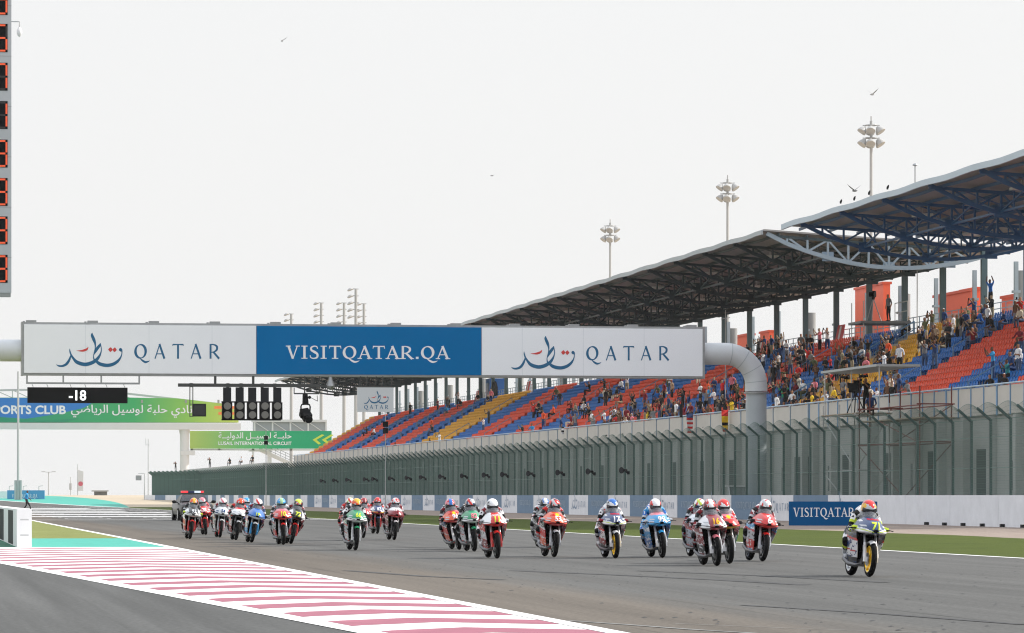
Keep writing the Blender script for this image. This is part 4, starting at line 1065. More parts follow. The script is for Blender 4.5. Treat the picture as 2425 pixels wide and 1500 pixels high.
fr2.box(Cp(450, 0)[0], Cp(785, 0)[0], CY+.31, CY+.6, Cp(0, 1066)[1], Cp(0, 1063)[1]); fr2.obj('frame', M_BRW, bn)
lb = thing('link_bridge', 'grey enclosed link bridge with white diagonal frames above the green banner', 'bridge', (Cp(690, 0)[0], CY+8, 0))
def Dp(u, v): p = at_y(u, v, CY+8); return (p.x, p.z)
p, q = Dp(603, 1022), Dp(772, 1000)
MB().box(p[0], q[0], CY+8, CY+11, p[1], q[1]).obj('wall', mat('grey glazing', (.30, .32, .33), .4), lb)
MB().box(p[0]-.2, q[0]+.1, CY+7.7, CY+11.2, q[1], q[1]+.35).obj('roof', M_BRW, lb)
fr3 = MB()
for k in range(5):
    x = lerp(p[0], q[0], k/4); fr3.box(x-.12, x+.12, CY+7.85, CY+7.997, p[1], q[1])
    if k < 4: fr3.bar((x, CY+7.92, q[1]), (lerp(p[0], q[0], (k+.8)/4), CY+7.92, p[1]), .14, .1)
fr3.obj('frame', M_BRW, lb)
for u in (640, 765): x = Dp(u, 0)[0]; MB().box(x-.3, x+.3, CY+9, CY+9.6, 0, p[1]).obj('column', M_BRW, lb)
sw = thing('stairway', 'white outside stairway with railings descending below the green banner', 'stairs', (Dp(650, 0)[0], CY+2, 0))
a, b = Dp(605, 1066), Dp(690, 1105); st_ = MB(); st_.bar((a[0], CY+2, a[1]), (b[0], CY+2, b[1]), 1.6, .5); st_.obj('flight', M_BRW, sw)
st_ = MB()
for h in (.5, .9, 1.3): st_.bar((a[0], CY+1.3, a[1]+h), (b[0], CY+1.3, b[1]+h), .07)
for k in range(8): x, zz = lerp(a[0], b[0], k/7), lerp(a[1], b[1], k/7); st_.bar((x, CY+1.3, zz), (x, CY+1.3, zz+1.3), .06)
st_.obj('railing', M_GREYMET, sw)
st_ = MB(); st_.box(a[0]-1.5, a[0], CY+1, CY+3, a[1]-.3, a[1]); st_.box(b[0]-.3, b[0]+.3, CY+1.7, CY+2.3, 0, b[1]); st_.obj('landing', M_BRW, sw)

# far hoarding, hut and poles on the left
p, q = at_d(17, 1177, 640), at_d(105.5, 1177, 640); zt_ = at_d(60, 1161.5, 640).z
hd = thing('far_hoarding', 'pale blue lettered hoarding far off at the left beyond the walking marshal', 'board', ((p.x+q.x)/2, p.y, 0))
ax = (q-p).normalized(); nr = Vector((ax.y, -ax.x, 0)); g0 = tz(p.y)
mb = MB(); P = [Vector((v_.x, v_.y, 0)) for v_ in (p, q, q-nr*.3, p-nr*.3)]; mb.add([v_+Vector((0,0,g0-.1)) for v_ in P]+[v_+Vector((0,0,zt_)) for v_ in P], [(3,2,1,0),(4,5,6,7),(0,1,5,4),(1,2,6,5),(2,3,7,6),(3,0,4,7)])
hp_ = mb.obj('panel', mat('pale blue hoarding', (.06, .28, .52), .6), hd)
t = MB(); z0 = g0+.25; put_glyphs(t, 'VISITQATAR.QA', Vector((p.x, p.y, z0))+ax*.8, Vector((q.x, q.y, z0))-ax*1.2, (zt_-z0)*.5, True, .04, 0, .01); t.obj('lettering', M_WHITE, hp_)
wl = thing('far_wall', 'low white wall along the left edge at the far end beside the pale blue hoarding', 'wall', tuple(at_d(-10, 1177, 660)))
p, q = at_d(-60, 1170, 660), at_d(18, 1170, 660); MB().box(p.x, q.x, p.y, p.y+.4, 0, at_d(0, 1164, 660).z).obj('wall_block', M_WHITE, wl)
p, q = at_d(218, 1173, 900), at_d(254, 1173, 900); g0 = tz(p.y)
ht = thing('low_hut', 'small grey flat-roofed hut on the sand at the far left', 'hut', ((p.x+q.x)/2, p.y, g0))
MB().box(p.x+.6, q.x, p.y, p.y+2.5, g0, at_d(230, 1164.5, 900).z).obj('hut_wall', mat('hut grey', (.15, .155, .15), .8), ht)
MB().box(p.x, q.x+.3, p.y-.6, p.y+2.8, at_d(230, 1164.4, 900).z, at_d(230, 1161.5, 900).z).obj('roof', mat('hut roof', (.36, .36, .35), .7), ht)
MPOLE = mat('pale pole steel', (.42, .43, .43), .5)
def pole(name, lab, cat, u, vt, vb, d, r=.12, extra=None):
    b, t_ = at_d(u, vb, d), at_d(u, vt, d); o = thing(name, lab, cat, (b.x, b.y, min(b.z, tz(b.y))), -A)
    H = t_.z-o.location.z; MB().tube([(0, 0, 0), (0, 0, H)], [r, r*.7], 8).obj('pole', MPOLE, o, 40, True)
    if extra: extra(o, H)
    return o
def x_base(o, H):
    for s in (-1, 1): MB().box(s*.42-.18, s*.42+.18, -.2, .2, 0, 3.2).obj('base_post', MPOLE, o, False, True)
pole('light_mast', 'slim grey mast with paired base posts behind the far hoarding', 'mast', 43, 880, 1168, 620, .22, x_base)
def x_lamp(o, H):
    for s in (-1, 1): MB().bar((0, 0, H-.1), (s*1.2, 0, H+.05), .12).obj('arm', MPOLE, o, False, True); MB().box(s*1.2-.4, s*1.2+.4, -.15, .15, H-.05, H+.12).obj('lamp_head', MPOLE, o, False, True)
pole('street_lamp', 'pale twin-arm street lamp on the sand far behind the walking marshal', 'lamp', 115, 1118, 1172, 850, .14, x_lamp)
def x_flag(o, H): MB().prism([(.1, H-5.6), (1.15, H-5.6), (1.2, H-1.5), (.1, H-1.2)], -.02, .02).obj('flag', mat('pale flag cloth', (.62, .62, .62), .8), o, False, True); MB().lathe([(-.02, .5), (.02, .5)], 14, 'y', (.62, -.04, H-4.1)).xf(Matrix.Scale(1, 4)).obj('disc', mat('pink red disc', (.55, .12, .16), .7), o, False, True)
pole('banner_pole', 'tall pole with a pale banner showing a red disc on the sand', 'flagpole', 184, 1100, 1172, 800, .1, x_flag)
pole('thin_pole', 'thin pole with a small box on the sand left of the red disc banner', 'pole', 167, 1130, 1172, 820, .09, lambda o, H: MB().box(-.25, .25, -.2, .2, 1.2, 2.6).obj('box', MPOLE, o, False, True))
pole('antenna_mast', 'thin mast with a cross arm rising left of the fence end', 'mast', 351, 1040, 1165, 640, .09, lambda o, H: (MB().bar((-.45, 0, H-1.0), (.25, 0, H-1.0), .08).obj('arm', MPOLE, o, False, True), MB().bar((-.4, 0, H-1.0), (-.4, 0, H+.1), .07).obj('rod', MPOLE, o, False, True)))
pole('fence_end_camera', 'grey camera box on an arm beside the far end of the catch fence', 'camera', 342, 1122, 1170, 620, .08, lambda o, H: (MB().bar((0, 0, H), (-1.0, 0, H), .08).obj('arm', MPOLE, o, False, True), MB().box(-1.4, -.5, -.3, .3, H-1.1, H-.3).obj('camera_box', M_GREYMET, o, False, True)))
for u, lab in ((22, 'left'), (55, 'middle'), (92, 'right')):
    pole('short_street_lamp', '%s of three short curved lamps just above the far hoarding' % dict(left='leftmost', middle='centre one', right='rightmost')[lab], 'lamp', u, 1152, 1166, 760, .08, lambda o, H: MB().bar((0, 0, H), (.8, 0, H+.1), .1).obj('lamp_head', MPOLE, o, False, True))
# light poles standing by the fence
def x_sig(o, H):
    for k, zz in enumerate((H-.9, H-1.5)): MB().box(-.24, .24, -.2, .2, zz-.25, zz+.25).obj('signal_box', M_BLK, o, False, True)
pole('signal_pole', 'thin pole with two stacked black boxes before the far seats under the square sign', 'pole', 913, 982, 1100, 350, .045, x_sig)
pole('signal_pole', 'thin pole with two stacked black boxes in front of the green circuit banner', 'pole', 630, 1020, 1100, 470, .06, x_sig)
pole('signal_pole', 'thin pole with a dark grey box below the flag hung on the parapet', 'pole', 1613, 958, 1165, 232, .04, lambda o, H: MB().box(-.09, .09, -.1, .1, H-.8, H).obj('signal_box', M_DARK, o, False, True))
pole('cable_mast', 'thin pale mast with small brackets before the upper seats beside the gantry pipe', 'mast', 1718, 735, 1165, 255, .04, lambda o, H: MB().bar((-.3, 0, H-.6), (.3, 0, H-.5), .05).obj('bracket', MPOLE, o, False, True))
pole('thin_pole', 'tall thin pale pole before the blue roof trusses at the back of the seats', 'pole', 2172, 560, 1100, 232, .04)
# birds
def bird(lab, u, v, d, s, flap):
    p = at_d(u, v, d); b = thing('bird', lab, 'bird', p, R(random.uniform(-60, 60)))
    m = MB(); m.tube([(0, .22, .02), (0, .1, .03), (0, -.1, .02), (0, -.22, 0), (0, -.36, 0)], [.02, .06, .07, .045, .01], 8)
    for q in (-1, 1):
        m.add([(0, .08, .04), (0, -.1, .04), (q*.25, -.06, .04+.22*flap), (q*.27, .07, .04+.22*flap), (q*.52, .0, .04+.46*flap)], [(0, 1, 2, 3), (3, 2, 4)] if q > 0 else [(3, 2, 1, 0), (4, 2, 3)])
    m.xf(Matrix.Scale(s, 4)); m.obj('body', mat('grey feathers', (.22, .22, .22), .8), b, 60, True)
bird('lone small bird flying high in the left sky', 668, 98, 110, .34, .7); bird('small bird flying above the tallest crown floodlight', 2066, 225, 150, .55, .9)
bird('bird flying just above the roof edge left of the tall floodlight', 2023, 453, 160, .7, .8); bird('tiny bird in the middle of the empty sky', 1165, 417, 220, .45, .2)
for i, (u, lab) in enumerate([(1992, 'perched dark bird on the pale blue roof edge, lowest along it'), (2024, 'perched dark bird on the roof edge, just left of the mast'), (2059, 'perched dark bird on the roof edge close beside the mast'), (2103, 'perched dark bird on the roof edge right of the mast')]):
    p = at_x(u, 500, 49.88); yy = p.y; zz = rzn(50, yy)+.18; b = thing('perched_bird', lab, 'bird', (49.88, yy, zz))
    m = MB(); m.tube([(0, -.15, .2), (0, -.05, .24), (0, .08, .16), (0, .2, .08), (0, .32, .04)], [.03, .055, .085, .06, .015], 8); m.ell((0, -.12, .27), (.045, .06, .05)); m.bar((0, 0, 0), (0, 0, .14), .03); m.xf(Matrix.Scale(.75, 4)); m.obj('body', M_DARK, b, 60, True)
# ------------------------------------------------------------ figures: one skinned body per pose
def skin(joints, edges, root, sub=1):
    """joints: name -> (x, y, z, r); returns vertices, faces and the nearest bone of each face"""
    names = list(joints); ix = {n: i for i, n in enumerate(names)}
    me = bpy.data.meshes.new('skeleton'); me.from_pydata([joints[n][:3] for n in names], [(ix[a], ix[b]) for a, b in edges], [])
    o = bpy.data.objects.new('skeleton', me); COL.objects.link(o)
    sk = o.modifiers.new('s', 'SKIN'); sk.use_smooth_shade = True
    for n in names:
        v = me.skin_vertices[0].data[ix[n]]; r = joints[n][3]; v.radius = r if isinstance(r, tuple) else (r, r); v.use_root = (n == root)
    if sub: ss = o.modifiers.new('d', 'SUBSURF'); ss.levels = sub; ss.render_levels = sub
    bpy.context.view_layer.update(); ev = o.evaluated_get(bpy.context.evaluated_depsgraph_get()); m = ev.to_mesh()
    vs = [tuple(v.co) for v in m.vertices]; fs = [tuple(p.vertices) for p in m.polygons]
    ev.to_mesh_clear(); bpy.data.objects.remove(o); bpy.data.meshes.remove(me)
    seg = [(a, b, Vector(joints[a][:3]), Vector(joints[b][:3])) for a, b in edges]; bone = []
    for f in fs:
        c = sum((Vector(vs[i]) for i in f), Vector())/len(f); best = None
        for a, b, p, q in seg:
            d = q-p; t = max(0, min(1, (c-p).dot(d)/max(d.length_squared, 1e-9))); e = (c-p-d*t).length
            if best is None or e < best[0]: best = (e, a, b, t)
        bone.append((best[1], best[2], best[3], c))
    return vs, fs, bone
def person_pose(kind):
    J, E = {}, []
    sit = kind in ('sit', 'sit_lean', 'sit_phone'); h = -.42 if sit else 0.0
    lean = .16 if kind in ('sit_lean', 'rail') else 0.03
    J['pelvis'] = (0, 0, .95+h, (.155, .11)); J['waist'] = (0, -lean*.3, 1.10+h, (.14, .10)); J['chest'] = (0, -lean*.8, 1.30+h, (.175, .115)); J['upper'] = (0, -lean, 1.42+h, (.13, .09))
    J['neck'] = (0, -lean-.01, 1.51+h, .055); J['jaw'] = (0, -lean-.045, 1.575+h, (.068, .078)); J['brow'] = (0, -lean-.03, 1.66+h, (.076, .092)); J['crown'] = (0, -lean-.02, 1.735+h, (.055, .065))
    E += [('pelvis', 'waist'), ('waist', 'chest'), ('chest', 'upper'), ('upper', 'neck'), ('neck', 'jaw'), ('jaw', 'brow'), ('brow', 'crown')]
    for s, n in ((-1, 'r'), (1, 'l')):
        sh = (s*.205, -lean+.01, 1.415+h)
        if kind in ('phone', 'sit_phone'): el, wr, hd = (s*.27, -lean-.22, 1.26+h), (s*.12, -lean-.36, 1.50+h), (s*.06, -lean-.40, 1.60+h)
        elif kind == 'cheer' and s == 1: el, wr, hd = (s*.33, -.06, 1.60+h), (s*.30, -.08, 1.86+h), (s*.29, -.09, 1.97+h)
        elif kind == 'wave': el, wr, hd = (s*.36, -.04, 1.58+h), (s*.26, -.08, 1.83+h), (s*.22, -.1, 1.93+h)
        elif kind in ('sit', 'sit_lean'): el, wr, hd = (s*.27, -lean-.05, 1.17+h), (s*.17, -lean-.26, 1.03+h), (s*.12, -lean-.34, 1.02+h)
        elif kind == 'rail': el, wr, hd = (s*.28, -lean-.12, 1.18+h), (s*.2, -lean-.36, 1.12+h), (s*.15, -lean-.44, 1.12+h)
        elif kind == 'walk': el, wr, hd = (s*.25, s*.12, 1.16), (s*.25, -.10+s*.20, .98), (s*.24, -.15+s*.24, .90)
        elif kind == 'fold': el, wr, hd = (s*.26, -.08, 1.17), (s*.03, -.22, 1.19), (-s*.05, -.23, 1.21)
        else: el, wr, hd = (s*.27, .03, 1.15), (s*.27, -.05, .92), (s*.26, -.08, .82)
        for nm, p, r in (('sh', sh, .062), ('el', el, .047), ('wr', wr, .034), ('hd', hd, (.042, .03))): J[nm+n] = (*p, r)
        E += [('upper', 'sh'+n), ('sh'+n, 'el'+n), ('el'+n, 'wr'+n), ('wr'+n, 'hd'+n)]
        if sit: kn, an, to = (s*.14, -.44, .56), (s*.13, -.42, .12), (s*.14, -.58, .05)
        elif kind == 'walk': kn, an, to = (s*.09, -.12-s*.14, .50), (s*.09, -.02-s*.34, .11), (s*.09, -.17-s*.34, .05)
        else: kn, an, to = (s*.12, -.03, .50), (s*.13, .03, .10), (s*.15, -.14, .045)
        J['hp'+n] = (s*.10, 0, .90+h, .098); J['kn'+n] = (*kn, .064); J['an'+n] = (*an, .045); J['to'+n] = (*to, .04)
        E += [('pelvis', 'hp'+n), ('hp'+n, 'kn'+n), ('kn'+n, 'an'+n), ('an'+n, 'to'+n)]
    vs, fs, bn = skin(J, E, 'pelvis')
    # material slots: 0 top, 1 trousers, 2 skin, 3 hair or cap, 4 shoes
    mi = []
    hz = 1.66+h
    for a, b, t, c in bn:
        if a in ('jaw', 'brow') or (a == 'neck'):
            mi.append(3 if (c.z > hz+.025 or (c.y > -lean+.01 and c.z > hz-.09)) else 2)
        elif a.startswith('wr') or (a.startswith('el') and t > .15): mi.append(2)
        elif a.startswith('an'): mi.append(4)
        elif a.startswith('hp') or a.startswith('kn') or b.startswith('hp') or (a == 'pelvis' and t < .35): mi.append(1)
        else: mi.append(0)
    mb = MB(); mb.v = list(vs); mb.f = list(fs); mb.m = mi
    y0 = -lean-.03
    mb.add([(-.016, y0-.085, hz-.06), (.016, y0-.085, hz-.06), (0, y0-.118, hz-.055), (0, y0-.085, hz-.005)], [(0, 1, 2), (1, 3, 2), (3, 0, 2)], 2)
    if kind in ('phone', 'sit_phone'): mb.box(-.045, .045, y0-.415, y0-.40, 1.56+h, 1.70+h, 4)
    return mb
POSES = {}
for k in ('stand', 'phone', 'cheer', 'wave', 'sit', 'sit_lean', 'sit_phone', 'rail', 'fold', 'walk'):
    mb = person_pose(k); me = mb.mesh('body', [cloth('white'), cloth('denim'), flat('skin'), flat('hair'), flat('black')], True); POSES[k] = me
def person(lab, loc, rz, pose, top, bot, hair='hair', skin_='skin', shoes='black', scale=1.0, group=None):
    o = bpy.data.objects.new('person', POSES[pose]); COL.objects.link(o); o.location = loc; o.rotation_euler = (0, 0, rz); o.scale = (scale,)*3
    for i, m in enumerate((cloth(top), cloth(bot), flat(skin_), cloth(hair) if hair != 'hair' else flat('hair'), flat(shoes))):
        o.material_slots[i].link = 'OBJECT'; o.material_slots[i].material = m
    ORG[o.name] = (0, 0, 0)
    return tag(o, lab, 'person', group)

# ------------------------------------------------------------ riders
def rider_body():
    J = dict(pelvis=(0, .46, .84, (.155, .13)), waist=(0, .28, .96, (.155, .135)), chest=(0, .06, 1.04, (.185, .13)), upper=(0, -.05, 1.06, (.14, .10)), neck=(0, -.13, 1.09, .065), hump=(0, .15, 1.15, (.10, .075)))
    E = [('pelvis', 'waist'), ('waist', 'chest'), ('chest', 'upper'), ('upper', 'neck'), ('chest', 'hump')]
    for s, n in ((-1, 'r'), (1, 'l')):
        J['sh'+n] = (s*.180, -.03, 1.00, .078); J['el'+n] = (s*.275, -.13, .755, .056); J['wr'+n] = (s*.250, -.37, .79, .042)
        J['hp'+n] = (s*.12, .46, .76, .105); J['kn'+n] = (s*.265, .06, .58, .075); J['an'+n] = (s*.175, .40, .36, .055); J['to'+n] = (s*.185, .24, .31, .045)
        E += [('upper', 'sh'+n), ('sh'+n, 'el'+n), ('el'+n, 'wr'+n), ('pelvis', 'hp'+n), ('hp'+n, 'kn'+n), ('kn'+n, 'an'+n), ('an'+n, 'to'+n)]
    return skin(J, E, 'pelvis')
RB = rider_body()
def suit_slots():
    """0 main leather, 1 second leather, 2 knee slider / dark stretch, 3 boots"""
    mi = []
    for a, b, t, c in RB[2]:
        if a.startswith('an'): mi.append(3)
        elif a.startswith('kn'): mi.append(3 if t > .5 else (2 if t < .12 else (4 if .25 < t < .36 else 1)))
        elif a.startswith('hp'): mi.append(2 if t > .86 else (1 if c.z > .70 else 0))
        elif a.startswith('el'): mi.append(1 if t < .35 else (4 if t < .48 else (0 if t < .8 else 2)))
        elif a.startswith('sh'): mi.append(2 if .55 < t < .68 else (4 if .30 < t < .48 else (1 if t > .68 else 0)))
        elif a == 'upper' and b.startswith('sh'): mi.append(1 if t > .62 else 0)
        elif a == 'pelvis': mi.append(1)
        else: mi.append(0)
    return mi
SUIT = suit_slots()
mbr = MB(); mbr.v = RB[0]; mbr.f = RB[1]; mbr.m = SUIT
RIDER_ME = mbr.mesh('body', [flat('black')]*5, True)
def glove(s):
    """a fist closed round the grip: palm, four curled fingers, thumb below"""
    g = MB(); c = Vector((s*.262, -.415, .80))
    g.ell(c+Vector((0, -.005, .005)), (.043, .045, .036), 10, 7)
    for k in range(4):
        x = s*(-.030+.021*k); L = (.9, 1.0, .96, .8)[k]
        g.tube([c+Vector((x, -.02, .025)), c+Vector((x, -.058*L, .022)), c+Vector((x, -.072*L, -.008)), c+Vector((x, -.045*L, -.030))], [.0115, .011, .010, .008], 6)
    g.tube([c+Vector((-s*.035, .01, 0)), c+Vector((-s*.052, -.015, -.018)), c+Vector((-s*.035, -.042, -.028))], [.014, .012, .009], 6)
    g.tube([c+Vector((0, .07, .0)), c+Vector((0, .02, .0))], [.045, .040], 8)
    return g
GLOVES = [glove(-1).mesh('glove', [flat('black')], True), glove(1).mesh('glove', [flat('black')], True)]
HC = Vector((0, -.215, 1.135))
def helmet_mesh(pat):
    """shell turned forward with a tail spoiler, slots 0 main 1 second 2 accent"""
    rings = []; n, m = 36, 22; mb = MB()
    for i in range(m):
        t = -math.pi/2+math.pi*(i+.03)/(m-.94); ring = []
        for k in range(n):
            g = 2*math.pi*k/n; x, y, z = math.cos(t)*math.cos(g), math.cos(t)*math.sin(g), math.sin(t)
            ex = .128*(1-.10*max(0, -z)); yy = y*.158+(.018 if y > 0 else 0)*abs(y); zz = z*.142
            if y < 0 and z < -.1: yy -= .02*min(1, -z*2)*(-y)          # chin bar
            ring.append((x*ex, yy, zz))
        rings.append(ring)
    mb.loft(rings); mb.loft([[(-.07, .10, .075), (.07, .10, .075), (.06, .10, .10), (-.06, .10, .10)], [(-.05, .20, .05), (.05, .20, .05), (.045, .20, .065), (-.045, .20, .065)]])
    for i, f in enumerate(mb.f):
        c = sum((Vector(mb.v[j]) for j in f), Vector())/len(f)
        if pat == 1: mb.m[i] = 1 if c.z > .075+.03*math.sin(c.x*40+c.y*25) else (2 if abs(c.x) > .085+.02*math.sin(c.z*60) else 0); continue
        if pat == 2: mb.m[i] = 1 if math.sin(c.x*38+c.z*30) > .35 else (2 if math.sin(c.x*31-c.y*35+1) > .6 else 0); continue
        mb.m[i] = 1 if abs(c.x) < .042 and c.z > .02 else (2 if abs(c.x) > .08 and c.z > -.02 and c.y < .04 else (1 if c.z < -.055 else 0))
    M = Matrix.Rotation(R(20), 4, 'X'); mb.xf(M); return mb.mesh('helmet', [flat('white')]*3, True), M
HELMS = [helmet_mesh(k)[0] for k in range(3)]; HM = helmet_mesh(0)[1]
def visor_mesh():
    g = []
    for i in range(5):
        row = []
        for k in range(13):
            a = R(-72+12*k); z = -.055+.024*i; q = math.sqrt(max(.1, 1-(z/.142)**2))
            row.append((HM @ Vector((math.sin(a)*.132*q, -math.cos(a)*.166*q-.006, z))))
        g.append(row)
    mb = MB(); mb.shell(g, (0, .006, 0)); return mb.mesh('visor', [flat('black')], True)
VISOR = visor_mesh()
M_VISOR = mat('dark visor', (.012, .014, .02), .06, spec=.8)

# ------------------------------------------------------------ motorcycles
def glass(name, col, alpha):
    m = bpy.data.materials.new(name); m.use_nodes = True; n = m.node_tree.nodes; l = m.node_tree.links; b = n['Principled BSDF']
    b.inputs['Base Color'].default_value = (*col, 1); b.inputs['Roughness'].default_value = .08; b.inputs['Alpha'].default_value = alpha; return m
M_SCREEN = glass('smoked screen', (.16, .17, .19), .42)
M_TYRE = mat('tyre rubber', (.0065, .0065, .007), .8, var=.3, scale=12, spec=.12)
M_ALU = mat('brushed aluminium', (.45, .46, .48), .35, .8); M_ENG = mat('engine black', (.004, .004, .0045), .8, spec=.1)
M_EXH = mat('exhaust metal', (.16, .16, .17), .35, .7)
def tyre_me(R_, w):
    mb = MB(); mb.lathe([(-w*.40, R_*.74), (-w*.5, R_*.83), (-w*.40, R_*.925), (-w*.2, R_*.98), (0, R_), (w*.2, R_*.98), (w*.40, R_*.925), (w*.5, R_*.83), (w*.40, R_*.74), (0, R_*.72), (-w*.40, R_*.74)], 40, 'x')
    # lathe caps are not wanted on a ring
    mb.f = mb.f[:-2]; mb.m = mb.m[:-2]; return mb.mesh('wheel', M_TYRE, 50)
def rim_mb(R_, w):
    mb = MB(); r = R_*.735
    mb.lathe([(-w*.42, r-.018), (-w*.42, r+.004), (w*.42, r+.004), (w*.42, r-.018), (-w*.42, r-.018)], 36, 'x'); mb.f = mb.f[:-2]; mb.m = mb.m[:-2]
    mb.lathe([(-w*.55, .035), (-w*.5, .05), (w*.5, .05), (w*.55, .035)], 16, 'x')
    for k in range(6):
        g = 2*math.pi*k/6
        for s in (-1, 1):
            p = Vector((s*w*.22, .04*math.cos(g), .04*math.sin(g))); q = Vector((s*w*.26, (r-.01)*math.cos(g+.12), (r-.01)*math.sin(g+.12))); mb.bar(p, q, .012, .062)
    return mb
TY_F, TY_R = tyre_me(.292, .098), tyre_me(.298, .122)
RIM_F, RIM_R = rim_mb(.292, .098), rim_mb(.298, .122)
def disc_mb(x): return MB().lathe([(x-.003, .055), (x-.003, .11), (x+.003, .11), (x+.003, .055), (x-.003, .055)], 28, 'x')
def cowl_mb():
    mb = MB(); rings = []
    for y, w, zb, zt in ((-.80, .045, .735, .79), (-.775, .11, .712, .835), (-.72, .175, .695, .885), (-.63, .225, .682, .925), (-.53, .252, .680, .965), (-.42, .268, .695, .995), (-.30, .272, .725, 1.01), (-.22, .262, .755, 1.0)):
        h = zt-zb; half = [(0, zb), (.30*w, zb+.02*h), (.70*w, zb+.11*h), (.95*w, zb+.19*h), (w, zb+.27*h), (.93*w, zb+.40*h), (.79*w, zb+.57*h), (.63*w, zb+.74*h), (.46*w, zb+.9*h), (.24*w, zb+.985*h), (0, zt)]
        half = [(p[0], p[1]) for p in spline([(x, z, 0) for x, z in half], 3)]
        rings.append([(x, y, z) for x, z in half]+[(-x, y, z) for x, z in half[-2:0:-1]])
    cols = [spline([r[k] for r in rings], 4) for k in range(len(rings[0]))]
    mb.loft([[c[i] for c in cols] for i in range(len(cols[0]))]); return mb
COWL = cowl_mb()
COWL_BVH = BVHTree.FromPolygons([Vector(v) for v in COWL.v], COWL.f)
def side_mb(s):
    g = []
    for i in range(25):
        t = i/24; row = []
        for k in range(11):
            q = k/10
            yf = -.50+.30*t-.10*math.sin(math.pi*t); yb = .16+.26*t
            x = .255-.10*t**1.6-.03*(1-q)**2*t; x += .012*math.sin(math.pi*q)
            row.append((s*x, lerp(yf, yb, q), lerp(.765, .215, t)+.03*q*t))
        g.append(row)
    mb = MB(); mb.shell(g, (-s*.012, 0, 0)); return mb
def screen_mb():
    g = []
    for i in range(6):
        t = i/5; row = []
        for k in range(9):
            q = -1+k/4; w = .17*(1-.30*t**2)
            row.append((q*w, -.53+.25*t+.16*q*q*(1-.3*t), .945+.255*t-.075*q*q-.035*t*t))
        g.append(row)
    mb = MB(); mb.shell(g, (0, .004, -.002)); return mb
SCREEN = screen_mb().mesh('windscreen', M_SCREEN, True)
def tail_mb():
    mb = MB()
    def ring(y, w, z0, z1): return [(-w, y, z0), (w, y, z0), (w*.9, y, z1), (0, y, z1+.015), (-w*.9, y, z1)]
    mb.loft([ring(.22, .11, .66, .80), ring(.45, .12, .68, .80), ring(.62, .10, .76, .90), ring(.80, .06, .82, .93), ring(.90, .02, .87, .92)]); return mb
def tank_mb():
    mb = MB(); rings = []
    for y, w, z0, z1 in ((-.28, .09, .72, .86), (-.18, .14, .68, .92), (0, .15, .66, .92), (.16, .12, .66, .86), (.24, .08, .68, .80)):
        rings.append([(w*math.cos(2*math.pi*k/12)*1.0, y, (z0+z1)/2+(z1-z0)/2*math.sin(2*math.pi*k/12)) for k in range(12)])
    return mb.loft(rings)
def engine_mb():
    mb = MB(); mb.loft([[(-w, y, z0), (w, y, z0), (w, y, z1), (-w, y, z1)] for y, w, z0, z1 in ((-.30, .12, .42, .74), (-.22, .15, .28, .74), (.10, .13, .24, .72), (.34, .08, .28, .66))])
    mb.box(-.17, .17, -.36, -.31, .46, .70)                              # radiator
    return mb
def fork_mb(s):
    mb = MB(); mb.tube([(s*.088, -.61, .292), (s*.092, -.50, .56)], [.025, .027], 10, 0); mb.tube([(s*.092, -.50, .56), (s*.096, -.40, .80)], [.024, .024], 10, 1)
    mb.box(s*.088-.03, s*.088+.03, -.66, -.57, .25, .33, 0); mb.loft([[(s*.112-.010, -.66, .33), (s*.112+.010, -.66, .33), (s*.112+.010, -.56, .33), (s*.112-.010, -.56, .33)], [(s*.112-.008, -.56, .52), (s*.112+.008, -.56, .52), (s*.112+.008, -.49, .52), (s*.112-.008, -.49, .52)]], 0); return mb
def fender_mb():
    g = []
    for i in range(9):
        a = R(60+12*i); row = []
        for k in range(7):
            q = -1+k/3; rr = .318-.035*q*q; row.append((q*.060, -.61-rr*math.cos(a), .292+rr*math.sin(a)))
        g.append(row)
    mb = MB(); mb.shell(g, (0, 0, -.006)); return mb
def bars_mb(s):
    mb = MB(); mb.tube([(s*.12, -.36, .80), (s*.33, -.42, .79)], .014, 8); mb.tube([(s*.20, -.43, .80), (s*.27, -.50, .795), (s*.37, -.49, .785), (s*.385, -.45, .785)], .009, 6); return mb
def swing_mb():
    mb = MB()
    for s in (-1, 1): mb.bar((s*.10, .15, .40), (s*.105, .63, .30), .035, .06)
    return mb
def exhaust_mb():
    mb = MB(); mb.tube([(-.05, -.30, .42), (-.06, -.30, .22), (-.11, -.12, .185), (-.165, .16, .20), (-.185, .42, .29)], [.025, .028, .032, .045, .048], 10); mb.tube([(-.185, .42, .29), (-.187, .44, .297)], [.036, .036], 10); return mb
def belly_mb():
    mb = MB(); rings = []
    for y, w, z0, z1 in ((-.26, .055, .235, .34), (-.18, .11, .175, .32), (0, .145, .16, .30), (.22, .14, .19, .30), (.40, .10, .24, .32)):
        rings.append([(-w, y, z1), (-w*.85, y, z0+.03), (-w*.4, y, z0), (w*.4, y, z0), (w*.85, y, z0+.03), (w, y, z1)])
    return mb.loft(rings)
SHARED = dict(front_mud=0)
FEND, TAIL, TANK, ENG, SWG, EXH, BEL = fender_mb(), tail_mb(), tank_mb(), engine_mb(), swing_mb(), exhaust_mb(), belly_mb()
FORK = {s: fork_mb(s) for s in (-1, 1)}; SIDE = {s: side_mb(s) for s in (-1, 1)}; BARS = {s: bars_mb(s) for s in (-1, 1)}
def slotted(mb, fn):
    q = MB(); q.v = mb.v; q.f = mb.f; q.m = [fn(sum((Vector(mb.v[j]) for j in f), Vector())/len(f)) for f in mb.f]; return q
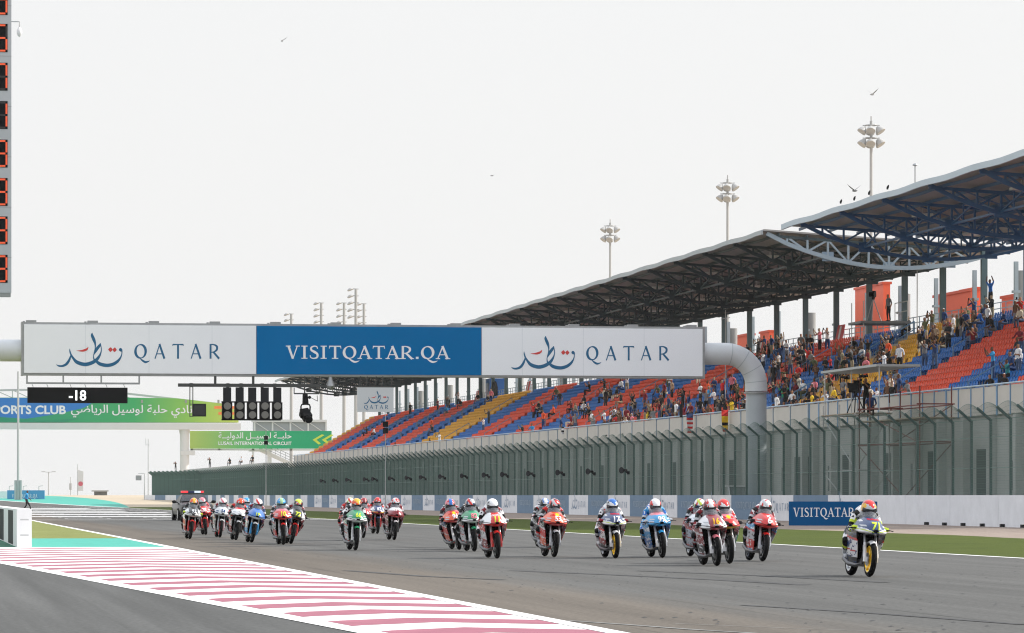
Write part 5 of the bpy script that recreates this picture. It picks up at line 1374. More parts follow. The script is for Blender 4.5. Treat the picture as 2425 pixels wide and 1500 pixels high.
def on_cowl(mb, verts, faces, mi, x0, z0, k, kz, shear=.0):
    """lay a flat outline on the nose: rays run along the bike's length onto the cowl"""
    P = []
    for px, py in verts:
        x, z = x0+px*k+shear*py*kz, z0+py*kz
        h = COWL_BVH.ray_cast(Vector((x, -2, z)), Vector((0, 1, 0)))[0]
        P.append((x, (h.y if h else -.5)-.013, z))
    mb.add(P, faces, mi)
DENSE = {}
def dense(s, off, lim=.16):
    if (s, off) in DENSE: return DENSE[(s, off)]
    vs, fs, w = text(s, off); bm = bmesh.new(); V = [bm.verts.new((x, y, 0)) for x, y in vs]
    for f in fs:
        try: bm.faces.new([V[i] for i in f])
        except ValueError: pass
    bmesh.ops.triangulate(bm, faces=bm.faces[:])
    for _ in range(4):
        ed = [e for e in bm.edges if e.calc_length() > lim]
        if not ed: break
        bmesh.ops.subdivide_edges(bm, edges=ed, cuts=1); bmesh.ops.triangulate(bm, faces=bm.faces[:])
    bm.verts.index_update(); r = ([(v.co.x, v.co.y) for v in bm.verts], [tuple(v.index for v in f.verts) for f in bm.faces], w); bm.free()
    DENSE[(s, off)] = r; return r
def num_on_cowl(s, zc=.842, h=.10):
    mb = MB(); vs, fs, w = dense(s, .03); k = h*.95; on_cowl(mb, vs, fs, 0, -w*k/2, zc-h/2, k, h, .12); return mb
def word_on_cowl(s, zc, h, wmax):
    mb = MB(); vs, fs, w = dense(s, .02, .3); k = min(h*.95, wmax/w); on_cowl(mb, vs, fs, 0, -w*k/2, zc-h/2, k, h); return mb
def word_on_side(s, side, yc, z0, h, tilt):
    """lettering on a side fairing, reading along the bike"""
    mb = MB(); vs, fs, w = dense(s, .03, .3); k = h*.95; bv = BVHTree.FromPolygons([Vector(v) for v in SIDE[side].v], SIDE[side].f); P = []
    for px, py in vs:
        a = (px-w/2)*k; y, z = yc+side*(a*math.cos(tilt)), z0+py*h-abs(0)+side*0+a*math.sin(tilt)*(-1 if side < 0 else 1)
        hit = bv.ray_cast(Vector((side*2, -y if False else y, z)), Vector((-side, 0, 0)))[0]; P.append(((hit.x if hit else side*.2)+side*.010, y, z))
    mb.add(P, fs if side > 0 else [tuple(reversed(f)) for f in fs]); return mb
BIKES = []
def motorcycle(c):
    """c: dict of the look and place of one motorcycle with its rider"""
    BIKES.append(c); g = at_z(c['u'], c['v']); lean = R(c.get('lean', 0)); yaw = R(c.get('yaw', 0))
    fx_, fy_ = 0, -.61
    loc = Vector((g.x, g.y+.61, 0))
    b = thing('motorcycle', c['label'], 'motorcycle', loc, yaw, 'racing motorcycles on the straight'); b.rotation_euler = (0, lean, yaw)
    def part(mb, name, mats, smooth=35, par=None): return mb.obj(name, mats, par or b, smooth, True)
    def share(me, name, par=None, loc_=(0, 0, 0)):
        o = bpy.data.objects.new(name, me); COL.objects.link(o); o.parent = par or b; o.location = loc_; ORG[o.name] = (0, 0, 0); return o
    rim = paint(c.get('rim', 'dark')); rimr = paint(c.get('rimr', c.get('rim', 'dark')))
    for me, rmb, y, z, rm in ((TY_F, RIM_F, -.61, .292, rim), (TY_R, RIM_R, .61, .298, rimr)):
        w = share(me, 'wheel', None, (0, y, z)); part(rmb, 'rim', rm, 35, w)
        part(disc_mb(-.062 if y < 0 else .066), 'brake_disc', M_EXH, 35, w)
    c1, c2, c3 = paint(c['cowl']), paint(c.get('cowl2', c['cowl'])), paint(c.get('cowl3', c.get('cowl2', c['cowl'])))
    st = c.get('style', 'lower')
    def cs(p):
        if st == 'shield': return 1 if abs(p.x) < .125-.25*(p.z-.80) and p.z > .74 else (2 if p.z < .745 else 0)
        if st == 'nav': return 2 if p.z < .715 else (1 if (abs(p.x) > .06 and p.z < .738+.085*abs(p.x)/.25) or (abs(p.x) > .15 and p.z > .91) else 0)
        if st == 'top': return 1 if p.z > .885 else (2 if p.z < .735 else 0)
        if st == 'wings': return 1 if abs(p.x) > .13 else (2 if p.z < .73 else 0)
        if st == 'band': return 1 if p.z < .775 else (2 if abs(p.x) > .15 and p.z > .82 else 0)
        return 1 if p.z < .755 else (2 if p.z > .93 else 0)
    cw = part(slotted(COWL, cs), 'front_cowl', [c1, c2, c3], 50)
    if c.get('num'): part(num_on_cowl(c['num'], c.get('nz', .845), c.get('nh', .115)), 'number', flat(c['numc']), False, cw)
    for wd, zc, h, wm, colr in c.get('words', []): part(word_on_cowl(wd, zc, h, wm), 'lettering', flat(colr), False, cw)
    a = MB(); vs = [(.045*math.cos(2*math.pi*k/14), .026*math.sin(2*math.pi*k/14)) for k in range(14)]; on_cowl(a, vs, [tuple(range(14))], 0, 0, .757, 1, 1); part(a, 'air_duct', M_ENG, False, cw)
    if c.get('sun'):                                                     # round yellow mark with two red sweeps
        a = MB(); vs = [(.04*math.cos(2*math.pi*k/14), .035*math.sin(2*math.pi*k/14)) for k in range(14)]; on_cowl(a, vs, [tuple(range(14))], 0, 0, .925, 1, 1)
        for s in (-1, 1): on_cowl(a, [(s*.045, .0), (s*.075, .03), (s*.12, .01), (s*.15, -.03), (s*.11, -.015), (s*.07, -.02)], [(0, 1, 2, 3, 4, 5)], 1, 0, .915, 1, 1)
        part(a, 'emblem', [flat('yellow'), flat('red')], False, cw)
    if st in ('wings', 'lower', 'band', 'nav'):                                 # small sponsor patches left and right of the number
        a = MB()
        for s in (-1, 1):
            for (xx, zz, ww, hh) in ((.165, .84, .035, .014), (.19, .79, .04, .012)):
                vs = [(s*xx+ww*(p-.5)*2+s*.01*q, zz+hh*(q-.5)*2) for q in (0, .5, 1) for p in (0, .33, .66, 1)]
                on_cowl(a, vs, [(r*4+k, r*4+k+1, r*4+k+5, r*4+k+4) for r in range(2) for k in range(3)], 0, 0, 0, 1, 1)
        part(a, 'sponsor_patch', flat(c.get('patchc', 'silver' if c['cowl'] != 'silver' else 'navy')), False, cw)
    a = MB()                                                             # thin contrast line along the lower edge
    for s in (-1, 1):
        vs = []
        for k in range(13): x = s*(.03+.225*k/12); z = .730+.050*k/12; vs += [(x, z), (x, z+.011)]
        on_cowl(a, vs, [(2*k, 2*k+2, 2*k+3, 2*k+1) if s > 0 else (2*k, 2*k+1, 2*k+3, 2*k+2) for k in range(12)], 0, 0, 0, 1, 1)
    part(a, 'edge_stripe', flat(c.get('edge', 'lime' if c['cowl'] == 'navy' else 'black')), False, cw)
    share(SCREEN, 'windscreen')
    def lv(k): return livery(k, c.get('mark', 'white' if k in ('red', 'deepred', 'navy', 'blue', 'black', 'dark', 'green', 'maroon', 'orange', 'sky') else 'dark'), 17.0, .605, .3, (1, .55, 1.3))
    s1, s2, s3 = lv(c['side']), lv(c.get('side2', c['side'])), lv(c.get('side3', 'black'))
    for s in (-1, 1):
        def ss(p):
            q = p.z-.10*(p.y-.0)
            return 2 if q > .665 or q < c.get('low', .245) else (3 if .63 < q or .425 < q < .445 or q < .262 else (1 if q < .43 else 0))
        sd = part(slotted(SIDE[s], ss), 'side_fairing', [s1, s2, s3, paint(c.get('line', 'red' if c['side'] in ('white', 'silver') else 'white'))], 50)
        for wd, yc, z0, h, colr in c.get('sidewords', []): part(word_on_side(wd, s, yc, z0, h, R(-14)), 'lettering', flat(colr), False, sd)
        part(FORK[s], 'fork_leg', [paint(c.get('fork', 'silver')), M_ALU], 40); part(BARS[s], 'handlebar', M_BLK, 40)
    part(FEND, 'front_fender', paint(c['fender']), 50)
    part(BEL, 'belly_pan', paint(c.get('belly', 'grey')), 40); part(TAIL, 'seat_tail', paint(c['tail'] if 'tail' in c else c['cowl']), 40); part(TANK, 'fuel_tank', paint(c.get('tank', c['side'])), 60)
    part(ENG, 'engine', M_ENG, False); part(SWG, 'swingarm', M_ALU, False); part(EXH, 'exhaust', M_EXH, 50)
    # rider
    r = thing('rider', c['rlabel'], 'person', loc, yaw, 'riders on racing motorcycles'); r.rotation_euler = (0, lean, yaw)
    bo = share(RIDER_ME, 'body', r)
    for i, m in enumerate((livery(c['suit'], c.get('mark2', 'white' if c['suit'] not in ('white', 'silver', 'pink') else 'dark'), 15.0, .585, .55, coat=0), livery(c.get('suit2', c['suit']), c.get('mark3', 'silver' if c.get('suit2', c['suit']) not in ('white', 'silver') else 'red'), 15.0, .60, .55, coat=0), flat('black'), flat(c.get('boots', 'dark')), flat(c.get('patch', 'silver' if c['suit'] != 'white' else 'black')))): bo.material_slots[i].link = 'OBJECT'; bo.material_slots[i].material = m
    for gm in GLOVES:
        go = share(gm, 'glove', r); go.material_slots[0].link = 'OBJECT'; go.material_slots[0].material = flat(c.get('glove', 'dark'))
    he = share(HELMS[c.get('hp', len(BIKES) % 3)], 'helmet', r, HC+Vector((c.get('hx', 0), 0, c.get('hz', 0)))); he.rotation_euler = (0, -lean*.8, R(c.get('turn', 0)))
    for i, k in enumerate(('helmet', 'helmet2', 'helmet3')): he.material_slots[i].link = 'OBJECT'; he.material_slots[i].material = livery(c.get(k, c['helmet']), ('silver', c.get('helmet2', 'red'), 'dark')[i] if c.get(k, c['helmet']) != 'silver' else 'dark', 16.0, .60, .2, coat=.6)
    vi = share(VISOR, 'visor', he); vi.material_slots[0].link = 'OBJECT'; vi.material_slots[0].material = M_VISOR
    return b
for s in ['71', '6', '16', '99', '17', '53', '11', '82', '96', '66', '87', '18', '93', '28', '54', '20', '19', '10', '72']: text(s, .03)
def B(u, v, label, rlabel, **k): k.update(u=u, v=v, label=label, rlabel=rlabel); motorcycle(k)
B(2058, 1367, 'leading racing motorcycle, white and navy, yellow number 71 and yellow front rim', 'leading rider in white, black and lime leathers with red and silver helmet', lean=5, num='71', numc='lime', nh=.12,
  cowl='navy', cowl2='white', cowl3='black', style='nav', side='white', side2='white', side3='black', line='red', low=.33, mark='navy', fender='white', belly='grey', rim='yellow', rimr='silver', fork='white', tank='white', suit='white', suit2='black', patch='lime', glove='lime', boots='silver', helmet='silver', helmet2='red', helmet3='gold',
  words=[('sterilgarda', .955, .035, .2, 'red')], sidewords=[('sterilgarda', .0, .50, .075, 'navy')], tail='white')
B(1805, 1330, 'red racing motorcycle with white number 6 and a blue stripe, behind the leader', 'rider in dark red and black leathers with a white helmet, second from right', lean=8, num='6', numc='white', nh=.13, nz=.85,
  cowl='red', cowl2='red', cowl3='red', side='silver', side2='red', side3='sky', fender='red', belly='grey', fork='silver', tank='blue', suit='deepred', suit2='black', glove='dark', boots='dark', hp=2, helmet='white', helmet2='silver', helmet3='red', words=[('MT', .93, .04, .12, 'white')], sidewords=[('MT', .02, .36, .13, 'white')])
B(1698, 1341, 'maroon, white and black racing motorcycle with orange number 16', 'rider in black and red leathers with a red helmet bearing a white cross', lean=-3, num='16', numc='gold', nh=.11, nz=.86,
  cowl='deepred', cowl2='white', cowl3='deepred', style='wings', side='deepred', side2='black', side3='deepred', fender='pink', fork='white', tank='deepred', belly='dark', suit='black', suit2='deepred', helmet='red', helmet2='white', helmet3='deepred', words=[('rivacold', .79, .03, .16, 'white')], sidewords=[('rivacold', .0, .5, .06, 'white')], boots='black')
B(1728, 1335.5, 'red and yellow racing motorcycle with a green flank, tucked in beside number 16', 'rider in red leathers with a red and white helmet beside number 16', lean=-2, cowl='red', cowl2='pink', cowl3='gold', style='top', side='green', side2='gold', side3='navy', fender='dark', fork='white', tank='red', suit='red', suit2='white', helmet='white', helmet2='red', helmet3='red', sun=1)
B(1662, 1320, 'grey and maroon racing motorcycle half hidden at the left of number 16', 'rider in black and dark red leathers with white helmet marked by red drops', lean=2, cowl='white', cowl2='deepred', side='silver', side2='silver', side3='deepred', fender='dark', belly='red', rimr='silver', suit='black', suit2='deepred', helmet='white', helmet2='lime', helmet3='red', tank='deepred')
B(1569, 1321.5, 'light blue racing motorcycle with white number 99 and red sweep', 'rider in blue leathers with a white and red helmet', lean=-4, num='99', numc='white', nh=.115, nz=.84, cowl='sky', cowl2='sky', cowl3='pink', side='sky', side2='blue', side3='sky', fender='sky', fork='white', belly='navy', tank='navy', suit='blue', suit2='sky', helmet='white', helmet2='white', helmet3='red', boots='dark', glove='silver')
B(1457.5, 1323, 'white and navy racing motorcycle with white number 17 and yellow front rim', 'rider in white leathers with white and blue helmet on the number 17 motorcycle', lean=0, num='17', numc='white', nh=.115, cowl='navy', cowl2='white', cowl3='black', style='nav', side='white', side2='deepred', side3='black', low=.31, fender='white', belly='grey', rim='yellow', rimr='silver', fork='white', tank='white', suit='white', suit2='silver', glove='deepred', boots='white', helmet='white', helmet2='blue', helmet3='silver',
  words=[('sterilgarda', .955, .035, .2, 'red')], sidewords=[('sterilgarda', .0, .50, .075, 'navy')], tail='white')
B(1312, 1320, 'orange red racing motorcycle with white number 53 and yellow patches', 'rider in black and red leathers with a black, white and red helmet', lean=4, num='53', numc='white', nh=.105, cowl='orange', cowl2='red', cowl3='orange', side='red', side2='orange', side3='black', fender='silver', fork='silver', belly='red', tank='navy', suit='black', suit2='red', glove='silver', boots='silver', helmet='red', helmet2='silver', helmet3='black', sun=1)
B(1293, 1297, 'dark racing motorcycle almost hidden behind number 53', 'rider with blue helmet almost hidden behind the rider on number 53', lean=2, cowl='dark', side='black', fender='dark', suit='black', suit2='white', helmet='blue', helmet2='white', helmet3='dark')
B(1177.3, 1323.3, 'red and white racing motorcycle with yellow number 11', 'rider in red and white leathers with a white helmet with yellow brow', lean=-2, num='11', numc='lime', nh=.12, cowl='white', cowl2='red', cowl3='red', style='shield', side='white', side2='deepred', side3='red', fender='red', fork='red', belly='deepred', tank='white', suit='white', suit2='deepred', helmet='white', helmet2='white', helmet3='silver', glove='silver', boots='white', words=[('GAVIOTA', .925, .03, .16, 'white')], sidewords=[('GAS', .05, .37, .11, 'white')])
B(1123.3, 1306.7, 'green, white and black racing motorcycle with pink number 82', 'rider in black leathers with a white helmet with a broad red stripe', lean=-2, num='82', numc='pink', nh=.11, nz=.86, cowl='green', cowl2='white', cowl3='green', style='band', side='silver', side2='white', side3='black', fender='green', fork='white', belly='silver', tank='black', suit='black', suit2='dark', helmet='silver', helmet2='red', helmet3='navy')
B(1088, 1302.4, 'orange racing motorcycle with white number 96 beside the pink 82', 'rider in black and red leathers with a red and blue helmet', lean=-9, num='96', numc='white', nh=.105, cowl='orange', cowl2='red', side='red', side2='orange', side3='navy', fender='silver', belly='red', fork='white', tank='navy', suit='black', suit2='deepred', helmet='red', helmet2='blue', helmet3='pink', sun=1)
B(841.2, 1304, 'green, white and black racing motorcycle with yellow number 66', 'rider in white and black leathers with an orange helmet on the green motorcycle', lean=4, num='66', numc='lime', nh=.10, nz=.87, cowl='green', cowl2='white', cowl3='green', style='band', side='silver', side2='white', side3='black', fender='green', fork='white', belly='silver', tank='black', suit='white', suit2='black', helmet='orange', helmet2='gold', helmet3='orange')
B(830, 1281, 'white and red racing motorcycle hidden at the left behind the green 66', 'rider in red and white leathers with white helmet, left behind the green 66', lean=2, cowl='white', cowl2='red', side='pink', side2='white', side3='red', fender='red', suit='deepred', suit2='red', helmet='white', helmet2='red', helmet3='lime', boots='white')
B(860, 1275, 'red and black racing motorcycle hidden at the right behind the green 66', 'rider in pink red leathers with a red helmet, right behind the green 66', lean=3, cowl='red', cowl2='dark', side='deepred', side2='red', fender='red', rim='red', suit='pink', suit2='red', helmet='red', helmet2='deepred', helmet3='black')
B(893.4, 1264.6, 'red racing motorcycle with white number 87 on navy', 'rider in red and black leathers with an all red helmet', lean=3, num='87', numc='white', nh=.10, nz=.87, cowl='navy', cowl2='red', cowl3='white', style='band', side='red', side2='red', side3='red', fender='navy', fork='red', belly='silver', tank='red', suit='red', suit2='black', helmet='red', helmet2='red', helmet3='red')
B(933, 1279.6, 'maroon and white racing motorcycle with red number panel, right of the red 87', 'rider in maroon leathers with a red and white helmet behind white fairing', lean=5, num='18', numc='maroon', nh=.09, nz=.88, cowl='deepred', cowl2='white', cowl3='red', side='deepred', side2='black', side3='deepred', fender='white', fork='dark', belly='dark', tank='deepred', style='top', suit='deepred', suit2='maroon', helmet='red', helmet2='white', helmet3='silver', boots='black')
B(449, 1277, 'white and red racing motorcycle with number 93, in front of the dark car', 'rider in black leathers with an orange and yellow helmet', lean=8, num='93', numc='silver', nh=.10, nz=.87, cowl='dark', cowl2='white', cowl3='white', style='band', side='red', side2='red', side3='white', fender='red', fork='red', belly='white', tank='white', suit='black', suit2='dark', glove='lime', helmet='orange', helmet2='gold', helmet3='orange')
B(487.6, 1267, 'red racing motorcycle with white number 28 before the dark car', 'rider in red and white leathers with a grey helmet, right behind number 93', lean=-5, num='28', numc='white', nh=.11, nz=.86, cowl='red', cowl2='red', side='red', side2='deepred', side3='red', fender='red', fork='red', belly='deepred', suit='pink', suit2='red', helmet='silver', helmet2='pink', helmet3='silver')
B(520, 1273.6, 'silver racing motorcycle with black number 54', 'rider in silver white leathers with a pale pink and white helmet', lean=7, num='54', numc='navy', nh=.10, nz=.86, cowl='silver', cowl2='silver', side='silver', side2='white', side3='silver', fender='white', fork='silver', belly='silver', rim='red', suit='silver', suit2='deepred', helmet='white', helmet2='pink', helmet3='white')
B(558, 1279.5, 'white, red and black racing motorcycle with white number 20', 'rider in red and black leathers with a bright red helmet near the blue 19', lean=9, num='20', numc='silver', nh=.10, nz=.84, cowl='white', cowl2='black', cowl3='red', side='white', side2='deepred', side3='black', fender='white', fork='dark', belly='white', suit='black', suit2='red', helmet='red', helmet2='orange', helmet3='red')
B(577, 1263, 'pale blue racing motorcycle mostly hidden between the 20 and the 19', 'rider with a pale blue and white helmet between numbers 20 and 19', lean=7, cowl='palegreen', cowl2='sky', side='sky', fender='dark', suit='deepred', suit2='sky', helmet='white', helmet2='sky', helmet3='white')
B(595, 1285.5, 'blue and white racing motorcycle with yellow number 19', 'rider in dark leathers with a white helmet bearing a red cross', lean=12, num='19', numc='lime', nh=.09, nz=.83, cowl='blue', cowl2='blue', cowl3='white', style='top', side='silver', side2='sky', side3='deepred', fender='white', fork='sky', belly='silver', suit='navy', suit2='deepred', helmet='white', helmet2='red', helmet3='white')
B(671, 1290.7, 'red racing motorcycle with yellow number 10 and blue stripe', 'rider in black and white leathers with a blue helmet', lean=-1, num='10', numc='lime', nh=.115, nz=.85, cowl='red', cowl2='red', cowl3='pink', side='silver', side2='red', side3='sky', fender='red', belly='silver', fork='silver', tank='blue', suit='black', suit2='silver', helmet='sky', helmet2='palegreen', helmet3='sky', sidewords=[('MT', .02, .36, .13, 'white')])
B(688, 1288.5, 'white and red racing motorcycle with yellow number 72, leaning away beside the red 10', 'rider in dark red leathers with red and yellow helmet leaning right', lean=13, num='72', numc='lime', nh=.115, nz=.85, cowl='black', cowl2='white', cowl3='black', style='wings', side='red', side2='deepred', side3='white', fender='red', fork='red', belly='white', suit='black', suit2='deepred', helmet='red', helmet2='lime', helmet3='dark')

# ------------------------------------------------------------ safety car
def safety_car():
    g = at_z(463, 1233.5); c = thing('safety_car', 'dark grey safety car with a red and blue light bar following the riders', 'car', (g.x, g.y+2.0, 0), R(2))
    body = MB(); rings = []
    for y, w, zs in ((-2.25, .70, .72), (-2.15, .84, .80), (-1.7, .92, .90), (-.9, .94, .98), (0, .94, 1.0), (1.2, .95, 1.02), (1.9, .90, 1.04), (2.2, .80, .95)):
        half = [(0, .22), (w*.8, .22), (w*.97, .32), (w, .55), (w*.985, zs-.14), (w*.90, zs-.02), (w*.6, zs+.015), (0, zs+.03)]
        rings.append([(x, y, z) for x, z in half]+[(-x, y, z) for x, z in half[-2:0:-1]])
    pm_ = mat('dark grey car paint', (.010, .0105, .012), .35, 0, coat=.15)
    body.loft(rings)
    bo = body.obj('body', pm_, c, 35, True)
    cab = MB(); rings = []
    for y, w, z in ((-.95, .74, 1.0), (-.30, .62, 1.36), (.3, .60, 1.41), (.95, .60, 1.36), (1.75, .70, 1.04)):
        rings.append([(-w-.06, y, .98), (w+.06, y, .98), (w, y, z-.05), (w*.86, y, z), (-w*.86, y, z), (-w, y, z-.05)])
    cab.loft(rings); cab.obj('roof', pm_, c, 35, True)
    MB().shell([[(x*.70, -.965, 1.03) for x in (-1, -.5, 0, .5, 1)], [(x*.655, -.64, 1.20) for x in (-1, -.5, 0, .5, 1)], [(x*.59, -.33, 1.355) for x in (-1, -.5, 0, .5, 1)]], (0, .01, -.01)).xf(Matrix.Translation((0, -.02, .012))).obj('windscreen', mat('car glass', (.05, .055, .065), .1, spec=.8), c, 35, True)
    ws = MB(); put_text(ws, 'BMW M', -.28, .28, 0, .09, 0, .03); ws.xf(Matrix.Translation((0, -.44, 1.262+.045)) @ Matrix.Rotation(R(-63), 4, 'X')); ws.obj('lettering', M_WHITE, c, False, True)
    gr = MB()
    for s in (-1, 1): gr.prism([(s*.05, .34), (s*.27, .30), (s*.30, .66), (s*.06, .72)] if s > 0 else [(-.06, .72), (-.30, .66), (-.27, .30), (-.05, .34)], -2.29, -2.1)
    gr.prism([(-.8, .26), (.8, .26), (.78, .40), (-.78, .40)], -2.22, -2.1); gr.obj('grille', M_BLK, c, False, True)
    for s in (-1, 1):
        h = MB(); h.ell((s*.62, -2.06, .70), (.19, .12, .075)); h.obj('headlight', mat('headlight lens', (.7, .72, .75), .1, emit=.25), c, 60, True)
        m_ = MB(); m_.ell((s*1.05, -.62, 1.0), (.13, .09, .085)); m_.bar((s*.86, -.6, .96), (s*1.0, -.6, .97), .05); m_.obj('wing_mirror', M_BLK, c, 60, True)
        for y in (-1.42, 1.40):
            w = MB(); w.lathe([(-.12, .24), (-.12, .31), (-.09, .335), (.09, .335), (.12, .31), (.12, .24)], 24, 'x', (s*.84, y, .335)); wo = w.obj('wheel', M_TYRE, c, 40, True)
            MB().lathe([(-.123, .05), (-.126, .235), (.126, .235), (.123, .05)], 18, 'x', (s*.84, y, .335)).obj('rim', M_ALU, wo, 40, True)
    lb_ = MB(); lb_.box(-.56, .56, .05, .28, 1.43, 1.455, 0); lb_.box(-.60, .60, .03, .30, 1.455, 1.47, 0)
    lb_.box(-.60, -.24, .03, .30, 1.471, 1.58, 1); lb_.box(.44, .60, .03, .30, 1.471, 1.58, 1); lb_.box(-.238, .10, .04, .29, 1.471, 1.57, 2); lb_.box(.102, .438, .03, .30, 1.471, 1.58, 3)
    lb_.obj('light_bar', [M_BLK, mat('lit red beacon', (.9, .05, .06), .3, emit=.8), mat('navy beacon', (.01, .03, .12), .3), mat('lit pale beacon', (.75, .85, .95), .3, emit=.5)], c, False, True)
safety_car()

# ------------------------------------------------------------ marshal, camera crew and photographers
g = at_d(63, 1211.5, 312)
person('marshal in blue shirt and dark trousers walking across the track at far left', (g.x, g.y, 0), R(90), 'walk', 'sky', 'black', skin_='skin2', scale=1.0)
plat = thing('photographer_platform', 'low platform hidden behind the far end of the catch fence', 'platform', (48.5, 600, 0)); MB().box(47.2, 50.5, 500, 640, 0, 5.62).obj('deck', M_LOWWALL, plat)
for u, pose, top, bot, lab in ((416, 'phone', 'black', 'black', 'photographer in black standing at the far end of the fence beside the bridge column'), (497, 'phone', 'dark', 'black', 'black-clad cameraman standing highest above the far fence'), (545, 'sit_lean', 'black', 'black', 'crouching person in black right of the cameraman above the far fence'), (572, 'sit', 'white', 'black', 'seated person in white shirt above the far fence'), (598, 'sit', 'dark', 'black', 'seated person in dark clothes above the fence before the stairs')):
    p = at_x(u, 1100, 48.5); p.z = 5.62; person(lab, p, R(-40), pose, top, bot)
p = Vector((49.3, ty0+1.1, PLZ+.05))
person('camera operator in black standing at the big camera on the grey scaffold tower', p+Vector((.35, 1.1, .0)), R(-45), 'phone', 'black', 'black', scale=1.06)
person('crew member in navy bending on the grey scaffold tower below the camera', p+Vector((.1, -.9, -.3)), R(-20), 'sit_lean', 'navy', 'black')
p = at_x(2068, 765, 60.6); person('camera operator in grey behind the tripod camera high in the stand', p+Vector((.9, -.4, .05)), R(-70), 'stand', 'grey', 'black')

a, b = at_x(1772, 1165, 49.6), at_x(1722, 1165, 49.6); cy = (a.y+b.y)/2
ct = thing('service_buggy', 'pale service buggy parked behind the catch fence beside the pipe column', 'buggy', (49.6, cy, 0), R(0))
bd = MB(); bd.loft([[(-.75, y, .35), (.75, y, .35), (.75, y, z), (-.75, y, z)] for y, z in ((-1.7, .75), (-1.2, .95), (-.4, 1.0), (.5, .85), (1.6, .85))]); bd.obj('body', mat('pale grey', (.5, .5, .5)), ct, 30, True)
cb_ = MB(); cb_.box(-.72, .72, -.75, .75, 1.85, 1.93)
for s in (-1, 1):
    for y0_, y1_ in ((-1.1, -.6), (.55, .65)): cb_.bar((s*.68, y0_, .95), (s*.68, y1_, 1.88), .06)
cb_.obj('roof_frame', M_WHITE, ct, False, True); MB().shell([[(-.66, -1.08, 1.0), (.66, -1.08, 1.0)], [(-.66, -.64, 1.84), (.66, -.64, 1.84)]], (0, .02, 0)).obj('windscreen', M_SCREEN, ct, False, True)
for s in (-1, 1):
    for y in (-1.15, 1.1): MB().lathe([(-.1, .2), (-.1, .29), (.1, .29), (.1, .2)], 16, 'x', (s*.68, y, .29)).obj('wheel', M_TYRE, ct, 40, True)
MB().box(-.6, .6, .05, .5, .85, 1.15).obj('seat', M_DARK, ct, False, True)

# ------------------------------------------------------------ the crowd
rnd = random.Random(21); USED = set(); TAKEN = []
ROWN = ['front', 'second', 'third', 'fourth', 'fifth', 'sixth', 'seventh', 'eighth', 'ninth', 'tenth', 'eleventh', 'twelfth', 'thirteenth', 'fourteenth', 'fifteenth', 'top']
CNAME = dict(white='white', black='black', dark='charcoal', grey='grey', red='red', navy='navy', blue='blue', sky='light blue', green='green', yellow='yellow', orange='orange', maroon='maroon', khaki='khaki', olive='olive', teal='teal', pink='pink', cream='cream', purple='purple', lime='lime', denim='denim', brown='brown', tan='tan')
TOPS = ['white']*7+['black']*14+['dark']*10+['grey']*6+['navy']*6+['brown']*4+['maroon']*3+['red']*2+['olive', 'olive', 'blue', 'khaki', 'sky', 'cream', 'tan', 'pink', 'teal', 'orange', 'yellow']
BOTS = ['black']*4+['denim']*5+['dark']*3+['khaki']*2+['grey', 'cream', 'navy', 'olive']
HAIRS = ['hair']*8+['white', 'white', 'red', 'navy', 'black', 'grey']
PNAME = dict(stand='standing', phone='filming', cheer='waving', wave='cheering', sit='seated', sit_lean='leaning seated', sit_phone='seated filming', rail='leaning', fold='arms-folded')
ZONES = [(0, 800, 'at the far stand tip'), (800, 960, 'below the square sign'), (960, 1110, 'by the far yellow seats'), (1110, 1250, 'right of far yellow seats'), (1250, 1370, 'under the gantry emblem'), (1370, 1500, 'under the gantry letters'), (1500, 1670, 'under the sign end'), (1670, 1770, 'behind the pipe elbow'), (1770, 1845, 'right of the pipe'), (1845, 1930, 'by long stair rail'), (1930, 2030, 'behind scaffold canopy'), (2030, 2130, 'behind red scaffold'), (2130, 2220, 'right of red scaffold'), (2220, 2320, 'among right blue seats'), (2320, 2600, 'at the right edge')]
def spectator(u, r, pose=None, top=None, bot=None, hair=None, extra=None, std=.5, lift=0.0, group='spectators in the grandstand'):
    x = row_x(r)-.30; d = F/CA*x/(u-(CU-F*math.tan(A))); y = (d-x*SA)/CA
    if any(abs(y-q[1]) < .42 and q[0] == r for q in TAKEN): y += .5
    TAKEN.append((r, y))
    z = row_z(r)
    pose = pose or (rnd.choice(['stand', 'phone', 'phone', 'fold', 'stand', 'cheer', 'wave', 'rail']) if rnd.random() < std else rnd.choice(['sit', 'sit_lean', 'sit', 'sit_phone']))
    zone = next(n for a, b, n in ZONES if a <= u < b)
    for _ in range(200):
        t, b, h = top or rnd.choice(TOPS), bot or rnd.choice(BOTS), hair or rnd.choice(HAIRS)
        lab = '%s spectator, %s top, %s trousers%s, %s row, %s' % (PNAME[pose], CNAME[t], CNAME[b], '' if h == 'hair' else ', %s cap' % CNAME[h], ROWN[r], zone)
        if extra: lab = extra
        if lab not in USED: break
        u += 0
    USED.add(lab)
    if pose.startswith('sit'): x += .12
    person(lab, (x, y, z+lift), R(-62)+rnd.uniform(-.5, .35), pose, t, b, h, rnd.choice(['skin', 'skin', 'skin2', 'skin2', 'tan']), 'black', rnd.uniform(.92, 1.06), group)
def many(n, u0, u1, r0, r1, std):
    for _ in range(n):
        for _t in range(30):
            u, r = rnd.uniform(u0, u1), rnd.randint(r0, r1); x = row_x(r)-.3; d = F/CA*x/(u+235.6); y = (d-x*SA)/CA
            if all(not (q[0] == r and abs(q[1]-y) < .55) for q in TAKEN) and y < 508: break
        spectator(u, r, std=std)
spectator(1022, 6, 'stand', 'orange', 'dark', 'hair', 'steward in orange vest standing among far red seats left of the yellow block'); spectator(1287, 3, 'stand', 'orange', 'navy', 'hair', 'steward in orange vest standing in the aisle under the gantry emblem')
